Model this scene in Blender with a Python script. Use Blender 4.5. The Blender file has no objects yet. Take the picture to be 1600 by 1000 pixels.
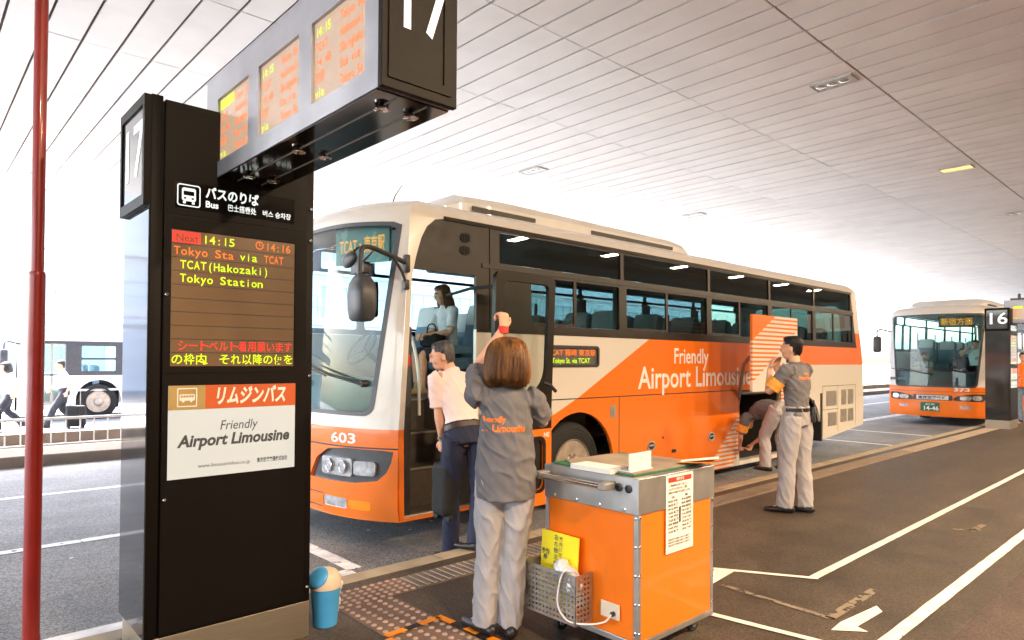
import bpy, bmesh, math, random
from math import sin, cos, pi, radians, sqrt
from mathutils import Vector, Matrix, noise
from mathutils.geometry import tessellate_polygon
from mathutils.bvhtree import BVHTree

S = bpy.context.scene
COL = S.collection
random.seed(7)
V = Vector

# ------------------------------------------------------------------ camera
YAW, PITCH, ROLL = 0.828470670, 0.0148992745, 0.00675042215
fw = V((cos(YAW) * cos(PITCH), sin(YAW) * cos(PITCH), sin(PITCH)))
rt = V((sin(YAW), -cos(YAW), 0))
up = rt.cross(fw)
r2 = rt * cos(ROLL) + up * sin(ROLL)
u2 = up * cos(ROLL) - rt * sin(ROLL)
cd = bpy.data.cameras.new("camera")
cd.sensor_width = 36
cd.lens = 1038.635 / 1600 * 36
cd.shift_y = 45.04 / 1600
cd.clip_start = 0.05
cd.clip_end = 2000
cam = bpy.data.objects.new("camera", cd)
cam.matrix_world = Matrix(((r2.x, u2.x, -fw.x, 0), (r2.y, u2.y, -fw.y, 0), (r2.z, u2.z, -fw.z, 1.5), (0, 0, 0, 1)))
COL.objects.link(cam)
S.camera = cam

# ------------------------------------------------------------------ world and sun
SUN_EL, SUN_AZ = radians(58), radians(112)      # azimuth of the sun counted from +X towards +Y
w = bpy.data.worlds.new("World")
S.world = w
w.use_nodes = True
nt = w.node_tree
sky = nt.nodes.new("ShaderNodeTexSky")
sky.sky_type = 'NISHITA'
sky.sun_disc = False
sky.sun_elevation = SUN_EL
sky.sun_rotation = radians(90) - SUN_AZ
sky.dust_density = 4.0
sky.air_density = 1.0
bg = nt.nodes["Background"]
bg.inputs[1].default_value = 0.15
nt.links.new(sky.outputs[0], bg.inputs[0])
sl = bpy.data.lights.new("sun", 'SUN')
sl.energy = 3.2
sl.angle = radians(0.5)
sl.color = (1.0, 0.95, 0.88)
so = bpy.data.objects.new("sun", sl)
sd = V((cos(SUN_EL) * cos(SUN_AZ), cos(SUN_EL) * sin(SUN_AZ), sin(SUN_EL)))
so.rotation_euler = sd.to_track_quat('Z', 'Y').to_euler()
so.location = sd * 60
COL.objects.link(so)

S.view_settings.view_transform = 'Standard'
S.view_settings.look = 'None'
EXPO = 4.08
S.view_settings.exposure = EXPO
S.view_settings.gamma = 1.0
S.render.engine = 'CYCLES'
S.cycles.use_denoising = True
S.cycles.max_bounces = 10
S.cycles.diffuse_bounces = 5
S.cycles.glossy_bounces = 4
S.cycles.transparent_max_bounces = 24
S.cycles.sample_clamp_indirect = 6.0
S.cycles.caustics_reflective = False
S.cycles.caustics_refractive = False

# ------------------------------------------------------------------ helpers
MATS = {}

def lin(c):
    return tuple((x / 12.92 if x <= 0.04045 else ((x + 0.055) / 1.055) ** 2.4) for x in c)

def rgb(r, g, b):
    return lin((r / 255, g / 255, b / 255))

def mat(name, col, rough=0.5, metal=0.0, var=0.12, scale=6.0, bump=0.0, bscale=60.0, spec=0.5, coat=0.0, coords='Object', stretch=None, rvar=0.1, detail=4):
    """A Principled material whose colour and roughness carry procedural noise."""
    m = bpy.data.materials.new(name)
    m.use_nodes = True
    n, l = m.node_tree.nodes, m.node_tree.links
    b = n["Principled BSDF"]
    tc = n.new("ShaderNodeTexCoord")
    mp = n.new("ShaderNodeMapping")
    if stretch: mp.inputs[3].default_value = stretch
    l.new(tc.outputs[coords], mp.inputs[0])
    nz = n.new("ShaderNodeTexNoise")
    nz.inputs["Scale"].default_value = scale
    nz.inputs["Detail"].default_value = detail
    l.new(mp.outputs[0], nz.inputs[0])
    rp = n.new("ShaderNodeValToRGB")
    rp.color_ramp.elements[0].position = 0.3
    rp.color_ramp.elements[1].position = 0.7
    rp.color_ramp.elements[0].color = tuple(c * (1 - var) for c in col) + (1,)
    rp.color_ramp.elements[1].color = tuple(min(1, c * (1 + var)) for c in col) + (1,)
    l.new(nz.outputs[0], rp.inputs[0])
    l.new(rp.outputs[0], b.inputs["Base Color"])
    mr = n.new("ShaderNodeMapRange")
    mr.inputs[3].default_value = max(0.02, rough - rvar)
    mr.inputs[4].default_value = min(1, rough + rvar)
    l.new(nz.outputs[0], mr.inputs[0])
    l.new(mr.outputs[0], b.inputs["Roughness"])
    b.inputs["Metallic"].default_value = metal
    b.inputs["Specular IOR Level"].default_value = spec
    b.inputs["Coat Weight"].default_value = coat
    b.inputs["Coat Roughness"].default_value = 0.06
    if bump:
        n2 = n.new("ShaderNodeTexNoise")
        n2.inputs["Scale"].default_value = bscale
        n2.inputs["Detail"].default_value = 5
        l.new(mp.outputs[0], n2.inputs[0])
        bp = n.new("ShaderNodeBump")
        bp.inputs["Strength"].default_value = bump
        bp.inputs["Distance"].default_value = 0.01
        l.new(n2.outputs[0], bp.inputs["Height"])
        l.new(bp.outputs[0], b.inputs["Normal"])
    MATS[name] = m
    return m

def emit(name, col, strength, rough=0.4):
    m = bpy.data.materials.new(name)
    m.use_nodes = True
    b = m.node_tree.nodes["Principled BSDF"]
    b.inputs["Base Color"].default_value = tuple(c * 0.3 for c in col) + (1,)
    b.inputs["Emission Color"].default_value = col + (1,)
    b.inputs["Emission Strength"].default_value = strength / 2 ** EXPO      # strength as displayed
    b.inputs["Roughness"].default_value = rough
    MATS[name] = m
    return m

def glass(name, tint, gloss=1.45, rough=0.0, body=None, bodyfac=0.0):
    """Thin window glass: tinted see-through pane with Fresnel mirror reflection."""
    m = bpy.data.materials.new(name)
    m.use_nodes = True
    n, l = m.node_tree.nodes, m.node_tree.links
    n.remove(n["Principled BSDF"])
    out = n["Material Output"]
    tr = n.new("ShaderNodeBsdfTransparent")
    tr.inputs[0].default_value = tint + (1,)
    gl = n.new("ShaderNodeBsdfGlossy")
    gl.inputs["Roughness"].default_value = rough
    gl.inputs["Color"].default_value = (1, 1, 1, 1)
    fr = n.new("ShaderNodeFresnel")
    fr.inputs[0].default_value = gloss
    mx = n.new("ShaderNodeMixShader")
    ge = n.new("ShaderNodeNewGeometry"); inv = n.new("ShaderNodeMath"); inv.operation = 'SUBTRACT'; inv.inputs[0].default_value = 1.0
    mu = n.new("ShaderNodeMath"); mu.operation = 'MULTIPLY'
    l.new(ge.outputs["Backfacing"], inv.inputs[1]); l.new(fr.outputs[0], mu.inputs[0]); l.new(inv.outputs[0], mu.inputs[1])
    l.new(mu.outputs[0], mx.inputs[0])                    # only the outer skin mirrors; no false total reflection inside the pane
    l.new(tr.outputs[0], mx.inputs[1])
    l.new(gl.outputs[0], mx.inputs[2])
    if body:
        df = n.new("ShaderNodeBsdfDiffuse")
        df.inputs[0].default_value = body + (1,)
        m2 = n.new("ShaderNodeMixShader")
        m2.inputs[0].default_value = bodyfac
        l.new(tr.outputs[0], m2.inputs[1])
        l.new(df.outputs[0], m2.inputs[2])
        l.new(m2.outputs[0], mx.inputs[1])
    l.new(mx.outputs[0], out.inputs[0])
    MATS[name] = m
    return m

def nb():
    return bmesh.new()

def box(bm, x0, x1, y0, y1, z0, z1, mi=0, M=None, bev=0.0):
    vs = [bm.verts.new(p) for p in ((x0, y0, z0), (x1, y0, z0), (x1, y1, z0), (x0, y1, z0), (x0, y0, z1), (x1, y0, z1), (x1, y1, z1), (x0, y1, z1))]
    fs = [bm.faces.new([vs[i] for i in f]) for f in ((3, 2, 1, 0), (4, 5, 6, 7), (0, 1, 5, 4), (1, 2, 6, 5), (2, 3, 7, 6), (3, 0, 4, 7))]
    if bev:
        es = list({e for f in fs for e in f.edges})
        g = bmesh.ops.bevel(bm, geom=es, offset=bev, segments=2, affect='EDGES', profile=0.5)
        fs = list({f for f in g['faces']} | {f for f in fs if f.is_valid})
        vs = list({v for f in fs for v in f.verts})
    for f in fs: f.material_index = mi
    if M:
        for v in vs: v.co = M @ v.co
    return vs

def frame_of(d, hint=None):
    d = d.normalized()
    a = hint if hint is not None else (V((0, 0, 1)) if abs(d.z) < 0.9 else V((1, 0, 0)))
    s = a - d * a.dot(d)
    if s.length < 1e-4:
        s = V((1, 0, 0)) - d * d.x
    s.normalize()
    return s, d.cross(s)

def ringcap(bm, rings, mi, cap=True, closed=True):
    n = len(rings[0])
    for a, b in zip(rings, rings[1:]):
        for i in range(n):
            j = (i + 1) % n
            f = bm.faces.new((a[i], a[j], b[j], b[i])); f.material_index = mi
    if cap:
        for rg, rev in ((rings[0], True), (rings[-1], False)):
            try:
                f = bm.faces.new(rg[::-1] if rev else rg); f.material_index = mi
            except ValueError:
                pass

def cyl(bm, p0, p1, r0, r1=None, seg=20, mi=0, cap=True):
    p0, p1 = V(p0), V(p1)
    r1 = r0 if r1 is None else r1
    s, t = frame_of(p1 - p0)
    rings = []
    for p, r in ((p0, r0), (p1, r1)):
        rings.append([bm.verts.new(p + (s * cos(2 * pi * i / seg) + t * sin(2 * pi * i / seg)) * r) for i in range(seg)])
    ringcap(bm, rings, mi, cap)

def tube(bm, pts, r, seg=10, mi=0):
    pts = [V(p) for p in pts]
    rings = []
    s = None
    for k, p in enumerate(pts):
        d = (pts[min(k + 1, len(pts) - 1)] - pts[max(k - 1, 0)])
        s, t = frame_of(d, s)
        rr = r[k] if isinstance(r, (list, tuple)) else r
        rings.append([bm.verts.new(p + (s * cos(2 * pi * i / seg) + t * sin(2 * pi * i / seg)) * rr) for i in range(seg)])
    ringcap(bm, rings, mi)

def spline(pts, n=6):
    """Catmull-Rom through tuples of any length."""
    P = [list(p) for p in pts]
    P = [[2 * a - b for a, b in zip(P[0], P[1])]] + P + [[2 * a - b for a, b in zip(P[-1], P[-2])]]
    out = []
    for k in range(1, len(P) - 2):
        for i in range(n):
            t = i / n
            out.append([0.5 * (2 * p1 + (p2 - p0) * t + (2 * p0 - 5 * p1 + 4 * p2 - p3) * t * t + (-p0 + 3 * p1 - 3 * p2 + p3) * t ** 3)
                        for p0, p1, p2, p3 in zip(P[k - 1], P[k], P[k + 1], P[k + 2])])
    out.append(P[-2])
    return out

def lathe(bm, prof, c=(0, 0, 0), axis='Z', seg=32, mi=0, cap=True):
    c = V(c)
    rings = []
    for r, h in prof:
        rg = []
        for i in range(seg):
            a = 2 * pi * i / seg
            if axis == 'Z': p = V((r * cos(a), r * sin(a), h))
            elif axis == 'Y': p = V((r * cos(a), h, -r * sin(a)))
            else: p = V((h, r * cos(a), r * sin(a)))
            rg.append(bm.verts.new(c + p))
        rings.append(rg)
    ringcap(bm, rings, mi, cap)

def ell(bm, c, r, R=None, seg=20, rng=12, mi=0):
    c = V(c)
    rings = []
    top = None
    for k in range(1, rng):
        th = pi * k / rng
        rings.append([V((r[0] * sin(th) * cos(2 * pi * i / seg), r[1] * sin(th) * sin(2 * pi * i / seg), r[2] * cos(th))) for i in range(seg)])
    f = (lambda p: c + (R @ p if R else p))
    rv = [[bm.verts.new(f(p)) for p in rg] for rg in rings]
    a, b = bm.verts.new(f(V((0, 0, r[2])))), bm.verts.new(f(V((0, 0, -r[2]))))
    for i in range(seg):
        j = (i + 1) % seg
        q = bm.faces.new((a, rv[0][i], rv[0][j])); q.material_index = mi
        q = bm.faces.new((b, rv[-1][j], rv[-1][i])); q.material_index = mi
    for x, y in zip(rv, rv[1:]):
        for i in range(seg):
            j = (i + 1) % seg
            q = bm.faces.new((x[i], y[i], y[j], x[j])); q.material_index = mi

def rrect(u0, v0, u1, v1, r=0.03, n=5):
    rs = r if isinstance(r, (list, tuple)) else (r,) * 4      # bl, br, tr, tl
    P = []
    for (cx, cy, a0, q) in ((u0, v0, pi, rs[0]), (u1, v0, 1.5 * pi, rs[1]), (u1, v1, 0, rs[2]), (u0, v1, 0.5 * pi, rs[3])):
        sx = 1 if cx == u0 else -1
        sy = 1 if cy == v0 else -1
        if q <= 0:
            P.append((cx, cy)); continue
        for i in range(n + 1):
            a = a0 + i / n * pi / 2
            P.append((cx + sx * q + q * cos(a), cy + sy * q + q * sin(a)))
    return P

def area2(p):
    return sum(a[0] * b[1] - b[0] * a[1] for a, b in zip(p, p[1:] + p[:1])) / 2

def plate(bm, outer, holes=(), t=0.02, fn=None, cu=None, cv=None, mi=0, w0=0.0):
    """A flat plate with holes in (u, v), thickness t in w, cut every cu / cv and then carried into space by fn(u, v, w)."""
    b = bmesh.new()
    loops = [list(outer)] + [list(h) for h in holes]
    if area2(loops[0]) < 0: loops[0].reverse()
    for h in loops[1:]:
        if area2(h) > 0: h.reverse()
    flat = [p for lp in loops for p in lp]
    tris = tessellate_polygon([[V((p[0], p[1], 0)) for p in lp] for lp in loops])
    A = [b.verts.new((p[0], p[1], w0)) for p in flat]
    B = [b.verts.new((p[0], p[1], w0 - t)) for p in flat] if t else None
    for tr in tris:
        p = [flat[i] for i in tr]
        ar = area2([tuple(q) for q in p])
        if abs(ar) < 1e-10: continue
        tr = tr if ar > 0 else tr[::-1]
        try:
            b.faces.new([A[i] for i in tr])
            if t: b.faces.new([B[i] for i in reversed(tr)])
        except ValueError:
            pass
    if t:
        k = 0
        for lp in loops:
            n = len(lp)
            for i in range(n):
                i0, i1 = k + i, k + (i + 1) % n
                try: b.faces.new((A[i1], A[i0], B[i0], B[i1]))
                except ValueError: pass
            k += n
    us = [p[0] for p in flat]; vs = [p[1] for p in flat]
    for step, lo, hi, nrm in ((cu, min(us), max(us), (1, 0, 0)), (cv, min(vs), max(vs), (0, 1, 0))):
        if not step: continue
        ks = [lo + step * i for i in range(1, int((hi - lo) / step) + 1)] if not isinstance(step, (list, tuple)) else [s for s in step if lo < s < hi]
        for s_ in ks:
            bmesh.ops.bisect_plane(b, geom=b.verts[:] + b.edges[:] + b.faces[:], plane_co=V(nrm) * s_, plane_no=nrm, dist=1e-5)
    mp = {}
    for v in b.verts:
        mp[v] = bm.verts.new(fn(*v.co) if fn else v.co)
    for f in b.faces:
        try:
            q = bm.faces.new([mp[v] for v in f.verts]); q.material_index = mi
        except ValueError: pass
    b.free()

def text(bm, s, size, fn, align='CENTER', bold=0.0, shear=0.0, mi=0, sx=1.0, width=None, ext=0.0, space=1.0):
    """Lettering as real outlines, carried into space by fn(u, v, w)."""
    c = bpy.data.curves.new("lettering", 'FONT')
    c.body = s
    c.size = size
    c.align_x = align
    c.shear = shear
    c.offset = bold
    c.extrude = ext
    c.space_character = space
    c.resolution_u = 3
    o = bpy.data.objects.new("lettering", c)
    me = o.to_mesh()
    xs = [v.co.x for v in me.vertices]
    k = sx
    if width and xs: k = width / (max(xs) - min(xs))
    vs = [bm.verts.new(fn(v.co.x * k, v.co.y, v.co.z)) for v in me.vertices]
    for p in me.polygons:
        try:
            f = bm.faces.new([vs[i] for i in p.vertices]); f.material_index = mi
        except ValueError: pass
    o.to_mesh_clear()
    bpy.data.objects.remove(o)
    bpy.data.curves.remove(c)

def mono(bm, s, size, fn, adv, u0=0.0, bold=0.0006, fill=0.86):
    """Dot-board lettering: every character in a cell of its own."""
    for i, ch in enumerate(s):
        if ch == ' ': continue
        wide = ch not in "1:.il'()" 
        text(bm, ch, size, lambda u, v, w: fn(u0 + adv * (i + .5) + u, v, w), 'CENTER', bold, width=adv * fill if wide else None, sx=.8)

def obj(name, bm, mats, parent=None, smooth=True, ang=35, loc=None, fix=True):
    if fix: bmesh.ops.recalc_face_normals(bm, faces=bm.faces[:])
    if smooth:
        for f in bm.faces: f.smooth = True
        for e in bm.edges:
            if len(e.link_faces) == 2 and e.calc_face_angle(0) > radians(ang): e.smooth = False
    me = bpy.data.meshes.new(name)
    bm.to_mesh(me); bm.free()
    for m in (mats if isinstance(mats, (list, tuple)) else [mats]): me.materials.append(m)
    o = bpy.data.objects.new(name, me)
    COL.objects.link(o)
    if parent: o.parent = parent
    if loc: o.location = loc
    return o

def tag(o, label, cat=None, group=None):
    o["label"] = label
    if cat: o["category"] = cat
    if group: o["group"] = group
    return o

def thing(name, label, cat, loc=(0, 0, 0), rz=0.0, group=None):
    e = bpy.data.objects.new(name, None)
    e.empty_display_size = 0.2
    e.location = loc
    e.rotation_euler = (0, 0, rz)
    COL.objects.link(e)
    return tag(e, label, cat, group)

def struct(name, bm, m, smooth=False, kind="structure"):
    o = obj(name, bm, m, None, smooth)
    o["kind"] = kind
    return o

def dup(o, loc=None, parent=None):
    c = o.copy()
    COL.objects.link(c)
    if parent: c.parent = parent
    if loc is not None: c.location = loc
    for ch in list(o.children): dup(ch, None, c)
    return c

PXZ = lambda x, z, y: (lambda u, v, w: V((x + u, y - w, z + v)))         # lettering on a wall facing -Y
NXZ = lambda y, z, x: (lambda u, v, w: V((x - w, y - u, z + v)))         # lettering on a wall facing -X (reads from -X side)

# ------------------------------------------------------------------ materials
ORANGE = rgb(238, 118, 22)
WHITE = (0.74, 0.72, 0.68)
mat("asphalt_road", (0.165, 0.165, 0.168), 0.75, var=0.28, scale=1.3, bump=0.5, bscale=140, detail=8)
mat("pavement_asphalt", (0.060, 0.0445, 0.030), 0.62, var=0.3, scale=2.2, bump=0.45, bscale=160, detail=9)
mat("pavement_red", (0.054, 0.035, 0.027), 0.7, var=0.25, scale=3, bump=0.4, bscale=160, detail=8)
def grit(name, amt, scale):
    """Fine aggregate: pale and dark grains scattered through the asphalt."""
    m = MATS[name]; n, l = m.node_tree.nodes, m.node_tree.links
    b = n["Principled BSDF"]; src = b.inputs["Base Color"].links[0].from_socket
    tc = [q for q in n if q.type == 'TEX_COORD'][0]
    v = n.new("ShaderNodeTexVoronoi"); v.inputs["Scale"].default_value = scale
    l.new(tc.outputs["Object"], v.inputs["Vector"])
    mr = n.new("ShaderNodeMapRange"); mr.inputs[3].default_value = 1 - amt; mr.inputs[4].default_value = 1 + amt * 1.6
    sp = n.new("ShaderNodeSeparateColor"); l.new(v.outputs["Color"], sp.inputs[0]); l.new(sp.outputs[0], mr.inputs[0])
    # broad stains and worn tracks
    s2 = n.new("ShaderNodeTexNoise"); s2.inputs["Scale"].default_value = 0.45; s2.inputs["Detail"].default_value = 10; s2.inputs["Roughness"].default_value = 0.7
    mp = n.new("ShaderNodeMapping"); mp.inputs[3].default_value = (0.5, 1.8, 1); l.new(tc.outputs["Object"], mp.inputs[0]); l.new(mp.outputs[0], s2.inputs[0])
    m2 = n.new("ShaderNodeMapRange"); m2.inputs[1].default_value = .35; m2.inputs[2].default_value = .65; m2.inputs[3].default_value = .78; m2.inputs[4].default_value = 1.15
    l.new(s2.outputs[0], m2.inputs[0])
    mu = n.new("ShaderNodeMath"); mu.operation = 'MULTIPLY'; l.new(mr.outputs[0], mu.inputs[0]); l.new(m2.outputs[0], mu.inputs[1])
    mx = n.new("ShaderNodeVectorMath"); mx.operation = 'SCALE'; l.new(src, mx.inputs[0]); l.new(mu.outputs[0], mx.inputs["Scale"])
    l.new(mx.outputs[0], b.inputs["Base Color"])
grit("asphalt_road", .55, 110); grit("pavement_asphalt", .5, 130); grit("pavement_red", .45, 130)
mat("kerb_stone", (0.36, 0.30, 0.21), 0.8, var=0.18, scale=5, bump=0.3)
mat("tactile_tile", (0.20, 0.15, 0.105), 0.7, var=0.18, scale=4, bump=0.2)
mat("tactile_bar", (0.46, 0.38, 0.29), 0.7, var=0.18, scale=7)
mat("tactile_stud", (0.42, 0.30, 0.235), 0.7, var=0.2, scale=7)
mat("tactile_dots", (0.165, 0.105, 0.08), 0.7, var=0.18, scale=4, bump=0.2)
mat("concrete", (0.5, 0.49, 0.46), 0.8, var=0.1, scale=2, bump=0.2)
mat("concrete_brown", (0.2, 0.16, 0.13), 0.8, var=0.15, scale=3, bump=0.2)
mat("ceiling_slat", (0.87, 0.865, 0.85), 0.45, var=0.04, scale=0.7, spec=0.4)
mat("dark_void", (0.16, 0.12, 0.09), 0.9)
mat("black_gloss", (0.006, 0.005, 0.0045), 0.10, var=0.3, scale=9, rvar=0.05, spec=0.6)
mat("black_panel", (0.0045, 0.0028, 0.0024), 0.5, var=0.25, scale=60, bump=0.08, bscale=300, rvar=0.08, spec=0.16)
mat("steel_brushed", (0.62, 0.57, 0.48), 0.32, metal=1.0, var=0.1, scale=14, stretch=(0.3, 1, 12), rvar=0.1)
mat("chrome", (0.75, 0.75, 0.76), 0.12, metal=1.0, var=0.05)
mat("aluminium", (0.50, 0.50, 0.50), 0.36, metal=0.9, var=0.1, scale=10, rvar=0.08)
mat("aluminium_matt", (0.33, 0.31, 0.28), 0.5, metal=0.55, var=0.12, scale=12)
mat("black_rubber", (0.014, 0.014, 0.014), 0.75, var=0.3, scale=20, bump=0.2)
mat("black_plastic", (0.022, 0.022, 0.024), 0.42, var=0.2, scale=14)
mat("dark_grey_plastic", (0.05, 0.053, 0.06), 0.4, var=0.15, scale=10)
mat("bronze_frame", (0.014, 0.010, 0.0075), 0.38, var=0.2, scale=9, spec=0.3)
mat("bus_inside", (0.20, 0.20, 0.20), 0.8, var=0.15)
mat("bus_ceiling", (0.34, 0.34, 0.33), 0.8)
mat("step_panel", (0.10, 0.085, 0.07), 0.5, var=0.2, scale=10)
mat("step_edge", (0.42, 0.38, 0.32), 0.4, metal=0.5)
mat("seat_fabric", (0.20, 0.28, 0.38), 0.9, var=0.15, scale=30)
mat("white_cloth", (0.75, 0.76, 0.78), 0.9, var=0.05)
mat("white_paint", (0.74, 0.73, 0.70), 0.35, var=0.06, scale=3, coat=0.4)
mat("letter_white", (0.80, 0.78, 0.74), 0.4, var=0.04)
mat("letter_grey", (0.06, 0.065, 0.075), 0.5)
mat("letter_orange", rgb(245, 125, 40), 0.6, var=0.06)
mat("road_paint", (0.74, 0.71, 0.66), 0.7, var=0.15, scale=9, detail=8, bump=0.2)
mat("road_paint_white", (0.72, 0.72, 0.72), 0.7, var=0.18, scale=7, detail=8, bump=0.2)
mat("orange_panel", rgb(243, 118, 12), 0.35, var=0.05, scale=4, coat=0.25)
mat("orange_tape", rgb(238, 140, 15), 0.6, var=0.25, scale=14)
mat("black_tape", (0.02, 0.018, 0.016), 0.6, var=0.3, scale=14)
mat("orange_lens", rgb(255, 150, 25), 0.15, var=0.08, scale=30, coat=0.6)
mat("clear_lens", (0.62, 0.64, 0.66), 0.12, metal=0.55, var=0.35, scale=14, coat=1.0)
mat("red_pole_paint", rgb(150, 32, 22), 0.38, var=0.14, scale=5, coat=0.3)
mat("green_mat", (0.035, 0.15, 0.07), 0.65, var=0.2, scale=6)
mat("worn_board", (0.34, 0.26, 0.18), 0.6, var=0.25, scale=5)
mat("paper", (0.80, 0.77, 0.72), 0.75, var=0.04)
mat("paper_yellow", rgb(250, 232, 30), 0.6, var=0.05)
mat("ink", (0.09, 0.08, 0.08), 0.8)
mat("ink_red", rgb(190, 50, 30), 0.7)
mat("poster_beige", rgb(175, 150, 95), 0.3)
mat("bin_blue", rgb(75, 165, 225), 0.4, var=0.1, scale=9)
mat("bin_cream", rgb(225, 205, 180), 0.45, var=0.08, scale=9)
mat("plastic_bag", (0.75, 0.78, 0.8), 0.3, var=0.1, scale=30)
mat("skin", rgb(222, 168, 138), 0.55, var=0.07, scale=22, spec=0.35)
mat("hair_brown", rgb(128, 84, 40), 0.40, var=0.62, scale=26, stretch=(1, 1, 0.07), bump=0.9, bscale=60, detail=3)
mat("hair_black", (0.018, 0.015, 0.014), 0.42, var=0.5, scale=26, stretch=(1, 1, 0.1), bump=0.9, bscale=60, detail=3)
mat("hair_grey", (0.12, 0.12, 0.125), 0.45, var=0.6, scale=30, stretch=(1, 1, 0.1), bump=0.9, bscale=60, detail=3)
mat("shirt_grey", (0.155, 0.146, 0.152), 0.85, var=0.12, scale=9, bump=0.25, bscale=300)
mat("shirt_pink", rgb(240, 212, 204), 0.85, var=0.05, scale=9, bump=0.2, bscale=240)
mat("shirt_white", (0.72, 0.72, 0.74), 0.85, var=0.05, scale=9)
mat("trousers_grey", (0.40, 0.37, 0.37), 0.85, var=0.08, scale=9, bump=0.25, bscale=300)
mat("trousers_navy", (0.012, 0.016, 0.045), 0.8, var=0.2, scale=9, bump=0.2, bscale=300)
mat("trousers_dark", (0.03, 0.032, 0.045), 0.85, var=0.2, scale=9)
mat("jeans", (0.22, 0.30, 0.42), 0.85, var=0.2, scale=12)
mat("belt_brown", (0.045, 0.022, 0.014), 0.45)
mat("shoe_black", (0.018, 0.014, 0.014), 0.4, var=0.25, scale=12)
mat("shoe_beige", rgb(190, 165, 120), 0.6)
mat("tights", rgb(190, 140, 105), 0.6)
mat("wristband_red", rgb(215, 50, 40), 0.6)
mat("armband", rgb(250, 160, 60), 0.6, var=0.25, scale=30)
mat("bag_black", (0.006, 0.0055, 0.006), 0.8, var=0.3, scale=12, bump=0.3)
mat("luggage_grey", (0.16, 0.17, 0.19), 0.5, var=0.2)
mat("eye_white", (0.7, 0.7, 0.68), 0.3)
mat("rim_metal", (0.42, 0.36, 0.30), 0.4, metal=0.4, var=0.25, scale=8)
mat("wall_pale", (0.66, 0.65, 0.64), 0.8, var=0.06, scale=1.5)
mat("terminal_dark", (0.035, 0.037, 0.034), 0.35, var=0.2, scale=1)
mat("terminal_wall", (0.20, 0.17, 0.14), 0.7, var=0.1)
mat("plate_green", (0.01, 0.13, 0.06), 0.45)
mat("mirror_face", (0.5, 0.5, 0.52), 0.05, metal=1.0)
mat("fixture_grey", (0.50, 0.53, 0.50), 0.35, var=0.12, scale=20)
glass("coach_glass", (0.37, 0.46, 0.45), 1.55)
glass("coach_glass_clear", (0.80, 0.93, 0.92), 1.42)
glass("far_glass", (0.80, 0.93, 0.93), 1.35)
glass("leaf_glass", (0.84, 0.86, 0.83), 1.35)
mat("side_glass", (0.035, 0.035, 0.04), 0.07, var=0.1, scale=2, rvar=0.03, spec=0.5)
MATS["side_glass"].node_tree.nodes["Principled BSDF"].inputs["IOR"].default_value = 1.65
glass("acrylic", (0.9, 0.88, 0.86), 1.4)
emit("led_yellow", rgb(214, 255, 20), 1.2)
emit("led_orange", rgb(255, 120, 40), 1.1)
emit("led_red", rgb(255, 60, 50), 1.0)
emit("led_amber", rgb(255, 165, 30), 1.2)
emit("sign_white", (0.93, 1.0, 0.98), 1.0)
emit("poster_lit", rgb(240, 242, 236), 0.55)
emit("poster_orange", rgb(246, 110, 50), 0.45)
emit("step_lamp_glow", rgb(255, 165, 50), 1.2)
emit("lamp_warm", (1.0, 0.52, 0.17), 1.9)
mat("hold_shade_sheet", (0.030, 0.026, 0.022), 0.8, var=0.2)  # near-black colour standing in for shade inside the luggage hold
mat("curtain", (0.42, 0.44, 0.40), 0.9, var=0.1, scale=20)
# ------------------------------------------------------------------ setting
M_ = MATS
GZ = -0.17            # road level; the pavement is at 0
bm = nb(); box(bm, -300, 500, -300, 500, GZ - 0.3, GZ)
struct("road", bm, M_["asphalt_road"])
bm = nb(); box(bm, -14, 90, -9.5, 4.0, GZ - 0.1, 0.0)
struct("pavement", bm, M_["pavement_asphalt"])
bm = nb()
x = -14.0
while x < 90:
    box(bm, x + 0.004, x + 0.996, 4.0, 4.165, GZ - 0.1, 0.003, bev=0.012); x += 1.0
struct("kerb", bm, M_["kerb_stone"])
# far traffic island with its own kerb, and the low wall behind its railing
bm = nb(); box(bm, -14, 60, 12.25, 13.4, GZ - 0.1, 0.0, bev=0.02)
struct("traffic_island", bm, M_["concrete_brown"])
bm = nb(); box(bm, -14, 60, 13.4, 13.6, GZ - 0.1, 0.22, bev=0.02)
struct("island_kerb", bm, M_["concrete_brown"])

# canopy ceiling: separate slats with open joints, each laid in lengths that meet at fine seams
HC = 5.0
RZ = random.Random(42)
m = MATS["ceiling_slat"]; n_, l_ = m.node_tree.nodes, m.node_tree.links      # every slat length its own slightly different tone, with dust streaks
b_ = n_["Principled BSDF"]; src = b_.inputs["Base Color"].links[0].from_socket
ge = n_.new("ShaderNodeNewGeometry"); mr = n_.new("ShaderNodeMapRange"); mr.inputs[3].default_value = .955; mr.inputs[4].default_value = 1.02
l_.new(ge.outputs["Random Per Island"], mr.inputs[0])
nz = n_.new("ShaderNodeTexNoise"); nz.inputs["Scale"].default_value = 1.6; nz.inputs["Detail"].default_value = 8
tc = [q for q in n_ if q.type == 'TEX_COORD'][0]; l_.new(tc.outputs["Object"], nz.inputs[0])
m2 = n_.new("ShaderNodeMapRange"); m2.inputs[1].default_value = .3; m2.inputs[2].default_value = .6; m2.inputs[3].default_value = .92; m2.inputs[4].default_value = 1.0
l_.new(nz.outputs[0], m2.inputs[0])
mu = n_.new("ShaderNodeMath"); mu.operation = 'MULTIPLY'; l_.new(mr.outputs[0], mu.inputs[0]); l_.new(m2.outputs[0], mu.inputs[1])
sc_ = n_.new("ShaderNodeVectorMath"); sc_.operation = 'SCALE'; l_.new(src, sc_.inputs[0]); l_.new(mu.outputs[0], sc_.inputs["Scale"]); l_.new(sc_.outputs[0], b_.inputs["Base Color"])
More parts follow.
